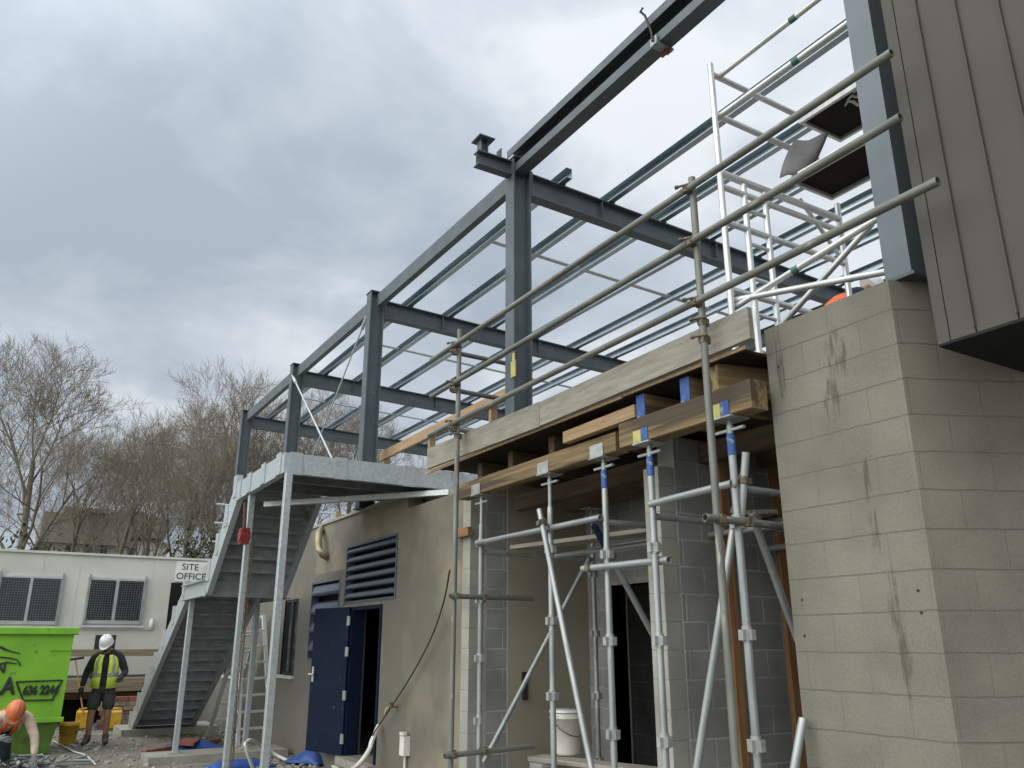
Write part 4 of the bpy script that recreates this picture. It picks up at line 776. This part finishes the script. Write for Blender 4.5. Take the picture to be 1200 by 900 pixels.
    if vest:
        ctr = [(g('pel')+(g('pel')-g('wst'))*.25,.195,.16),(g('wst'),.185,.152),(g('wst').lerp(g('chs'),.5),.18,.148),(g('chs'),.19,.155),(g('chs').lerp(g('nkb'),.5),.175,.14),(g('chs').lerp(g('nkb'),.85),.135,.105)]
        sx_ = (g('shR')-g('shL')).normalized()
        def shell(rows, a0, a1, n_, off, inner=.012):
            mb = MB(); vs = []
            for (c, rx, ry) in rows:
                ax = (g('nkb')-g('pel')).normalized(); fy = ax.cross(sx_).normalized()
                if fy.dot(Vector((0,-1,0))) < 0 and fy.dot(fw_) < 0: fy = -fy
                for k in range(n_+1):
                    a = a0+(a1-a0)*k/n_; vs.append(c+sx_*((rx+off)*math.sin(a))+fy*((ry+off)*math.cos(a)))
            m_ = len(rows); mb.add(vs, [(i*(n_+1)+k,i*(n_+1)+k+1,(i+1)*(n_+1)+k+1,(i+1)*(n_+1)+k) for i in range(m_-1) for k in range(n_)], None, True); return mb
        op = .27
        o = shell(ctr, op, 2*math.pi-op, 28, 0).build('vest', vest, root, M); s_ = o.modifiers.new('t','SOLIDIFY'); s_.thickness = .012
        def lerprow(f):
            k = min(int(f*5),4); u = f*5-k; a, b = ctr[k], ctr[k+1]; return (a[0].lerp(b[0],u), a[1]+(b[1]-a[1])*u, a[2]+(b[2]-a[2])*u)
        for f0 in (.2,):
            o2 = shell([lerprow(f0),lerprow(f0+.11)], op, 2*math.pi-op, 28, .02).build('reflective_band','reflective',o,M)
        for s in (1,-1):
            a_ = .72; rows = [lerprow(f) for f in (.31,.45,.6,.75,.9,.99)]
            shell(rows, s*(a_-.13), s*(a_+.13), 3, .02).build('reflective_band','reflective',o,M)
    return root
wl = at(108,873,Z=.0)
J1 = dict(pel=(0,0,.93),wst=(0,.01,1.08),chs=(0,.0,1.28),nkb=(0,-.03,1.45),hd=(-.03,-.12,1.58),shL=(.19,-.02,1.40),elL=(.31,.0,1.14),wrL=(.27,-.22,1.06),shR=(-.19,-.01,1.40),elR=(-.30,.03,1.13),wrR=(-.33,-.06,.88),
          hpL=(.10,0,.88),knL=(.12,-.04,.48),anL=(.13,.02,.09),toL=(.16,-.14,.04),hpR=(-.10,0,.88),knR=(-.13,-.03,.48),anR=(-.14,.02,.09),toR=(-.17,-.13,.04))
person((wl.x+.05,wl.y,0), RAD(-12), J1, 'standing worker in white hard hat, yellow vest and shorts looking down', (-.12,-.72,-.68), 'black_cloth', 'grey_cloth', 'hat_white', vest='hivis', legs_bare=True, gloves='black_rubber')
wc = at(12,893,Z=0)
J2 = dict(pel=(-.28,.22,.34),wst=(-.2,.12,.46),chs=(-.06,-.04,.60),nkb=(.02,-.17,.70),hd=(.06,-.30,.75),shL=(.20,-.06,.66),elL=(.33,-.16,.40),wrL=(.37,-.30,.17),shR=(-.17,-.20,.64),elR=(-.22,-.42,.46),wrR=(-.05,-.50,.44),
          hpL=(-.18,.2,.32),knL=(-.02,-.18,.42),anL=(.0,.08,.09),toL=(.05,-.08,.04),hpR=(-.38,.2,.32),knR=(-.32,-.26,.40),anR=(-.38,.02,.09),toR=(-.36,-.14,.04))
person((wc.x-.10,wc.y-.9,0), RAD(-8), J2, 'crouching worker in orange helmet and orange vest in front of the skip', (.1,-.75,-.65), 'tan_cloth', 'denim', 'hat_orange', vest='hivis_orange', gloves='glove')
w3 = at(985,352,Y=4.3)
J3 = dict(J1); J3.update(chs=(0,-.10,1.22),nkb=(0,-.22,1.36),hd=(.0,-.36,1.43),shL=(.19,-.18,1.33),elL=(.26,-.34,1.1),wrL=(.2,-.5,1.0),shR=(-.19,-.18,1.33),elR=(-.26,-.34,1.1),wrR=(-.2,-.5,1.0))
person((w3.x+.12,4.5,3.32), RAD(60), J3, 'worker in orange vest mostly hidden behind the top of the block wall', (0,-.7,-.7), 'navy_cloth', 'denim', 'hat_white', vest='hivis_orange')
# ------------------------------------------------------------------ small site clutter
def bucket(loc, m, label, h=.34, r=.15, lid=False):
    o = thing('bucket', loc, label, 'bucket'); M = Matrix.Translation(loc)
    MB().lathe([(.001,.006),(r*.84,.0),(r*.86,.02),(r*.98,h*.86),(r*1.05,h*.87),(r*1.05,h*.9),(r*1.0,h*.91),(r*1.04,h),(r*1.0,h),(r*.96,h*.9),(r*.82,.03),(.001,.03)],24,M,False).build('pail', m, o)
    if lid: MB().lathe([(.001,h+.004),(r*1.07,h+.004),(r*1.08,h+.012),(r*1.0,h+.03),(.001,h+.03)],24,M,False).build('lid','white_alu',o)
    MB().sweep([M@Vector((r*1.04*math.cos(a),-r*.5*math.sin(a)-r*.6*math.sin(a),h*.84-h*.38*math.sin(a))) for a in [math.pi*k/12 for k in range(13)]],.004,6).build('handle','black_rubber',o)
q = at(79,874,Z=0); bucket((q.x,q.y+.2,0),'yellow_plastic','yellow bucket standing beside the skip base')
for (px_,py_,lb) in ((98,858,'yellow jerrycan behind the legs of the standing worker'),(134,858,'yellow tub leaning to the right of the standing worker')):
    q = at(px_,py_,Z=0); o = thing('jerrycan',(q.x,q.y+.4,0),lb,'container'); mb = MB().rect(.18,.34,-.13,.13,.03,Matrix.Translation((q.x,q.y+.4,.19))).tube(.025,0,.04,8,M=Matrix.Translation((q.x-.08,q.y+.4,.36))@Matrix.Rotation(-math.pi/2,4,'Y'),hollow=False); mb.build('can','yellow_plastic',o); MB().sweep([(q.x-.03,q.y+.4,.35),(q.x-.02,q.y+.4,.4),(q.x+.1,q.y+.4,.4),(q.x+.12,q.y+.4,.35)],.014,6).build('handle','yellow_plastic',o)
q = at(665,893,X=4.75); bucket((q.x,q.y,.62),'bucket_white','white plastic bucket with lid standing under the left bearer',.36,.155,True)
tag(bar_rect('scaffold_plank',(4.5,7.0,.59),(5.0,5.4,.59),.24,.04,'grey_plank'),'plank near the ground carrying the white lidded bucket','plank')
for k,(x,y) in enumerate(((4.55,6.85),(4.95,5.55))): tag(MB().box((x-.15,y-.1,.06),(x+.15,y+.1,.568)).build('block_pile','block_raw'),['stack of blocks under the left end of the bucket plank','stack of blocks under the right end of the bucket plank'][k],'blocks')
# ladder
LD = thing('step_ladder',(3.5,15.5,0),'aluminium step ladder opened beside the plaster wall under the stair','ladder')
def lad(p0l,p0r,p1l,p1r,n):
    bar_rect('stile',p0l,p1l,.05,.07,'aluminium',LD,(1,0,0)); bar_rect('stile',p0r,p1r,.05,.07,'aluminium',LD,(1,0,0))
    for k in range(1,n): f = k/n; bar_rect('rung',Vector(p0l).lerp(Vector(p1l),f),Vector(p0r).lerp(Vector(p1r),f),.06,.04,'aluminium',LD)
ly = 14.6; a = at(278,876,Y=ly); b_ = at(318,870,Y=ly); c = at(284,742,Y=ly+.5); d = at(304,738,Y=ly+.5)
lad((a.x,ly,.02),(b_.x,ly,.02),(c.x,ly+.5,c.z+.25),(d.x+.05,ly+.5,d.z+.25),8)
a2 = at(243,868,Y=16.4); b2 = at(266,866,Y=16.4); lad((a2.x,16.4,.02),(b2.x,16.4,.02),(c.x,ly+.55,c.z+.22),(d.x+.02,ly+.55,d.z+.22),7)
def wire(name, pts, r, m, lb, cat, n=8): return tag(MB().sweep(pts, r, n).build(name, m), lb, cat)
def smooth(pts, k=6):
    pts = [Vector(p) for p in pts]; out = []
    for i in range(len(pts)-1):
        p0,p1,p2,p3 = pts[max(i-1,0)],pts[i],pts[i+1],pts[min(i+2,len(pts)-1)]
        for j in range(k):
            t_ = j/k; out.append(.5*((2*p1)+(-p0+p2)*t_+(2*p0-5*p1+4*p2-p3)*t_*t_+(-p0+3*p1-3*p2+p3)*t_**3))
    return out+[pts[-1]]
wire('cable', smooth([at(436,862,X=4.0),at(452,838,X=4.06),at(480,795,X=4.08),at(505,748,X=4.06),at(520,705,X=4.0),at(527,668,X=3.7)],5), .009, 'rope', 'thin brown cable slung from the hose end up across the plaster to a scaffold pole', 'cable')
wire('hose', smooth([at(350,872,Z=.12),at(356,882,Z=.05),at(374,884,Z=.06),at(385,893,Z=.05),at(402,905,Z=.05),at(418,898,X=3.85),at(432,880,X=3.95),at(436,868,X=4.0),at(444,850,X=4.1)],6), .028, 'pvc', 'fat white hose lying in front of the open navy door', 'hose', 10)
wire('bent_pipe', smooth([at(298,905,Z=.03),at(288,876,Z=.35),at(289,870,Z=.4),at(296,868,Z=.4),at(315,880,Z=.15),at(338,892,Z=.03)],4), .022, 'pvc', 'bent white plastic pipe on the ground by the front landing post', 'pipe', 10)
wire('cord', smooth([at(62,868,Z=.02),at(85,880,Z=.02),at(100,885,Z=.02),at(112,896,Z=.02)],5), .012, 'pvc', 'pale cord lying on the dirt in front of the yellow bucket', 'cord', 6)
def tarp(c, sx, sy, h, rot, lb, seed=0):
    rn = random.Random(seed); n = 12; vs = []; ph = [rn.uniform(0,6) for _ in range(4)]
    for i in range(n+1):
        for j in range(n+1):
            u, v = i/n-.5, j/n-.5; e_ = max(0,1-(abs(u)*2)**3)*max(0,1-(abs(v)*2)**3)
            vs.append((u*sx*(1+.1*math.sin(6*v+ph[0])), v*sy*(1+.1*math.sin(5*u+ph[1])), .012+h*e_*(.6+.4*math.sin(9*u+ph[2])*math.cos(8*v+ph[3]))+.01*rn.random()))
    mb = MB().add(vs,[(i*(n+1)+j,(i+1)*(n+1)+j,(i+1)*(n+1)+j+1,i*(n+1)+j+1) for i in range(n) for j in range(n)],None,True)
    o = mb.build('tarpaulin','blue_tarp',None,Matrix.Translation(c)@Matrix.Rotation(rot,4,'Z')); o.modifiers.new('t','SOLIDIFY').thickness = .004
    return tag(o, lb, 'tarpaulin', 'blue tarpaulins on the ground')
q = at(360,893,Z=0); tarp((q.x+.05,q.y-.2,.02),.6,.7,.22,.4,'crumpled blue tarpaulin on the ground below the open navy door',1)
q = at(228,878,Z=0); tarp((q.x,q.y,.0),.9,.9,.12,.2,'blue tarpaulin scrap beside the red boards and a middle stair post',2)
q = at(133,858,Z=0); tarp((q.x+.3,q.y+1.2,.0),.95,.9,.15,.1,'blue tarpaulin left of the stair foot near the brick stack',3)
tarp((3.3,18.9,.02),1.6,.7,.16,.1,'blue tarpaulin behind the bottom step of the stair',4)
q = at(275,897,Z=0); tarp((q.x,q.y-.2,.0),.8,.6,.12,.1,'blue tarpaulin scrap in front of the long concrete footing',5)
p0, p1 = at(168,882,Z=.06), at(256,868,Z=.06); tag(bar_rect('red_board',p0,p1,.1,.07,'brick_red'),'long reddish board lying across the dirt behind a stair post','board'); q = at(222,870,Z=.12); tag(MB().rect(.24,.05,-.3,.3,.005,Matrix.Translation((q.x,q.y,.13))@Matrix.Rotation(1.2,4,'Z')@Matrix.Rotation(.1,4,'X')).build('red_board','brick_red'),'short reddish board lying on top of the long one','board')
# heap of fittings beside the crouching worker
hp_ = MB(); rn = random.Random(5); q = at(40,893,Z=0)
for i in range(60):
    p = Vector((q.x-.1+rn.gauss(0,.28),q.y-.6+rn.gauss(0,.2),.03+abs(rn.gauss(0,.05)))); M, L = frame(p,p+Vector((rn.uniform(-1,1),rn.uniform(-1,1),rn.uniform(-.4,.4)))); hp_.tube(rn.choice((.012,.018,.022)),-.07,rn.uniform(.05,.16),8,M=M,hollow=False)
tag(hp_.build('scaffold_fittings','galv_dull'),'heap of loose metal scaffold fittings by the crouching worker','fittings',kind='stuff')
# ------------------------------------------------------------------ far building
FB = 85.0
fb = thing('apartment_block',(7,FB,0),'distant low apartment block with dark upper floor behind the bare trees','building')
fx = lambda px_: at(px_,640,Y=FB).x; fz = lambda py_: at(120,py_,Y=FB).z
MB().box((fx(62),FB,0),(fx(196),FB+12,fz(632))).build('wall','far_wall',fb); MB().box((fx(44),FB-1.2,fz(640)),(fx(150),FB+12,fz(606))).build('upper_storey','far_dark',fb); MB().box((fx(150)+.02,FB-.6,fz(628)),(fx(192),FB+12,fz(604))).build('upper_storey','far_dark',fb)
MB().box((fx(68),FB-2,fz(604)),(fx(128),FB+12,fz(600))).build('roof','far_dark',fb); MB().box((fx(137),FB+2,fz(604)),(fx(170),FB+10,fz(593))).build('penthouse','far_dark',fb)
for a_,b__ in ((78,86),(100,108),(118,126),(150,158),(168,176)):
    for t0,t1 in ((652,640),(680,662),(708,690)): MB().box((fx(a_),FB-.05,fz(t0)),(fx(b__),FB-.01,fz(t1))).build('window','glass',fb)
# ------------------------------------------------------------------ bare trees
def tree(loc, H, spread, seed, label, lean=(0,0), limbs=6, dens=1.0, low=.36, tall=1.0):
    rn = random.Random(seed); root = thing('bare_tree', loc, label, 'tree', 'bare winter trees behind the cabin'); tr = MB(); cr = MB(); base = Vector(loc)
    cnt = [0]
    def branch(p, d, L, r, lev, maxl):
        n = 3 if lev < 3 else 2; pts = [p]; rad = [r]; dd = d.copy()
        for i in range(n):
            dd = (dd+Vector((rn.gauss(0,.14),rn.gauss(0,.14),rn.gauss(.05,.1)))*(1.0 if lev else .25)).normalized(); pts.append(pts[-1]+dd*L/n); rad.append(r*(1-.6*(i+1)/n))
        (tr if lev <= 2 else cr).sweep(pts, rad, 7 if lev == 0 else 5 if lev < 3 else 3)
        if lev >= maxl: return
        k = {0:limbs+2,1:6,2:6,3:5,4:5}[lev]; k = max(2, int(k*dens+rn.random()))
        for i in range(k):
            f = (.38+.62*(i+rn.random()*.8)/k) if lev else (low+.84*(i+rn.random()*.5)/k*1.0); f = min(f,1)
            seg = min(int(f*n),n-1); u = f*n-seg; q = pts[seg].lerp(pts[seg+1],u); t_ = (pts[seg+1]-pts[seg]).normalized()
            az = i*2.4+rn.uniform(-.6,.6); s1 = t_.orthogonal().normalized(); s2 = t_.cross(s1); sd_ = s1*math.cos(az)+s2*math.sin(az)
            ang = rn.uniform(.45,.95) if lev else rn.uniform(.5,.95)*spread*(1.15-.5*f)
            nd = (t_*math.cos(ang)+sd_*math.sin(ang)+Vector((0,0,.16))).normalized()
            nl = L*(rn.uniform(.42,.68) if lev else rn.uniform(.5,.72)*(1.15-.55*f)); rr = max((r*(1-.6*f))*(.62 if lev else .5), .0075)
            branch(q, nd, nl, rr, lev+1, maxl)
    branch(base, Vector((lean[0],lean[1],1)).normalized(), H*.66, H*.0165, 0, 5)
    # scale the whole so that the top reaches H
    zs_ = sorted(v.z for v in cr.v); top = zs_[int(len(zs_)*.985)]-base.z; k = H/top
    for m_ in (tr,cr): m_.v = [base+(v-base)*k for v in m_.v]
    tr.build('trunk','bark',root); cr.build('crown','twig',root)
def tp_(px_, top_py, D):
    q = at(px_,top_py,Y=D); g0 = at(px_,754,Y=D); return (g0.x,D,0), q.z
for (px_,tpy,D,sp_,seed,lb,ln) in ((2,398,33,.7,1,'tallest bare tree at the far left with spreading limbs',(-.02,0)),
        (112,492,40,.7,3,'slim upright bare tree left of the apartment roof',(.06,0)),(208,478,36,.85,4,'wide bare tree rising right of the apartment block',(-.03,0)),(280,446,33,.8,5,'bare tree just left of the end steel column',(0,0)),(335,455,36,.8,6,'bare tree seen through the steel frame above the landing',(0,0)),(62,498,42,.75,8,'low bare tree in the gap beside the tallest one',(0,0)),(158,502,46,.75,9,'low bare tree standing just before the apartment block',(0,0)),(244,480,46,.8,10,'bare tree behind the chain hoist post, farther off',(0,0)),(400,478,40,.8,7,'small bare tree seen low between the steel columns',(0,0))):
    l_, H_ = tp_(px_,tpy,D); tree(l_, H_, sp_, seed, lb, ln)
def shrub(px_, D, w, h_, seed, lb):
    rn = random.Random(seed); q = at(px_,754,Y=D); o = thing('shrub',(q.x,D,0),lb,'shrub','shrubs behind the cabin'); mb = MB(); st = MB()
    for i in range(14): a_ = rn.uniform(0,6.28); st.sweep([(q.x,D,0),(q.x+.3*w*math.cos(a_),D+.3*w*math.sin(a_),h_*.5),(q.x+.45*w*math.cos(a_),D+.45*w*math.sin(a_),h_*rn.uniform(.7,.95))],[.05,.03,.01],5)
    st.build('stems','bark',o)
    cl = [(rn.gauss(0,.36)*w,rn.gauss(0,.3)*w,rn.uniform(.15,.95)*h_) for _ in range(34)]
    for i in range(2600):
        c = rn.choice(cl); k = .17*h_*.5; p = Vector((q.x+c[0]+rn.gauss(0,k),D+c[1]+rn.gauss(0,k),max(.1,c[2]+rn.gauss(0,k)))); s = rn.uniform(.06,.13)
        a1 = Vector((rn.gauss(0,1),rn.gauss(0,1),rn.gauss(0,1))).normalized(); a2 = a1.orthogonal().normalized(); mb.add([p-a1*s,p+a2*s*.5,p+a1*s,p-a2*s*.5],[(0,1,2,3)])
    mb.build('foliage','ivy',o)
shrub(8,28,2.0,4.6,1,'dark ivy covered shrub behind the cabin at the left edge'); shrub(222,30,1.2,5.0,2,'dark evergreen bush behind the cabin left of the stair')
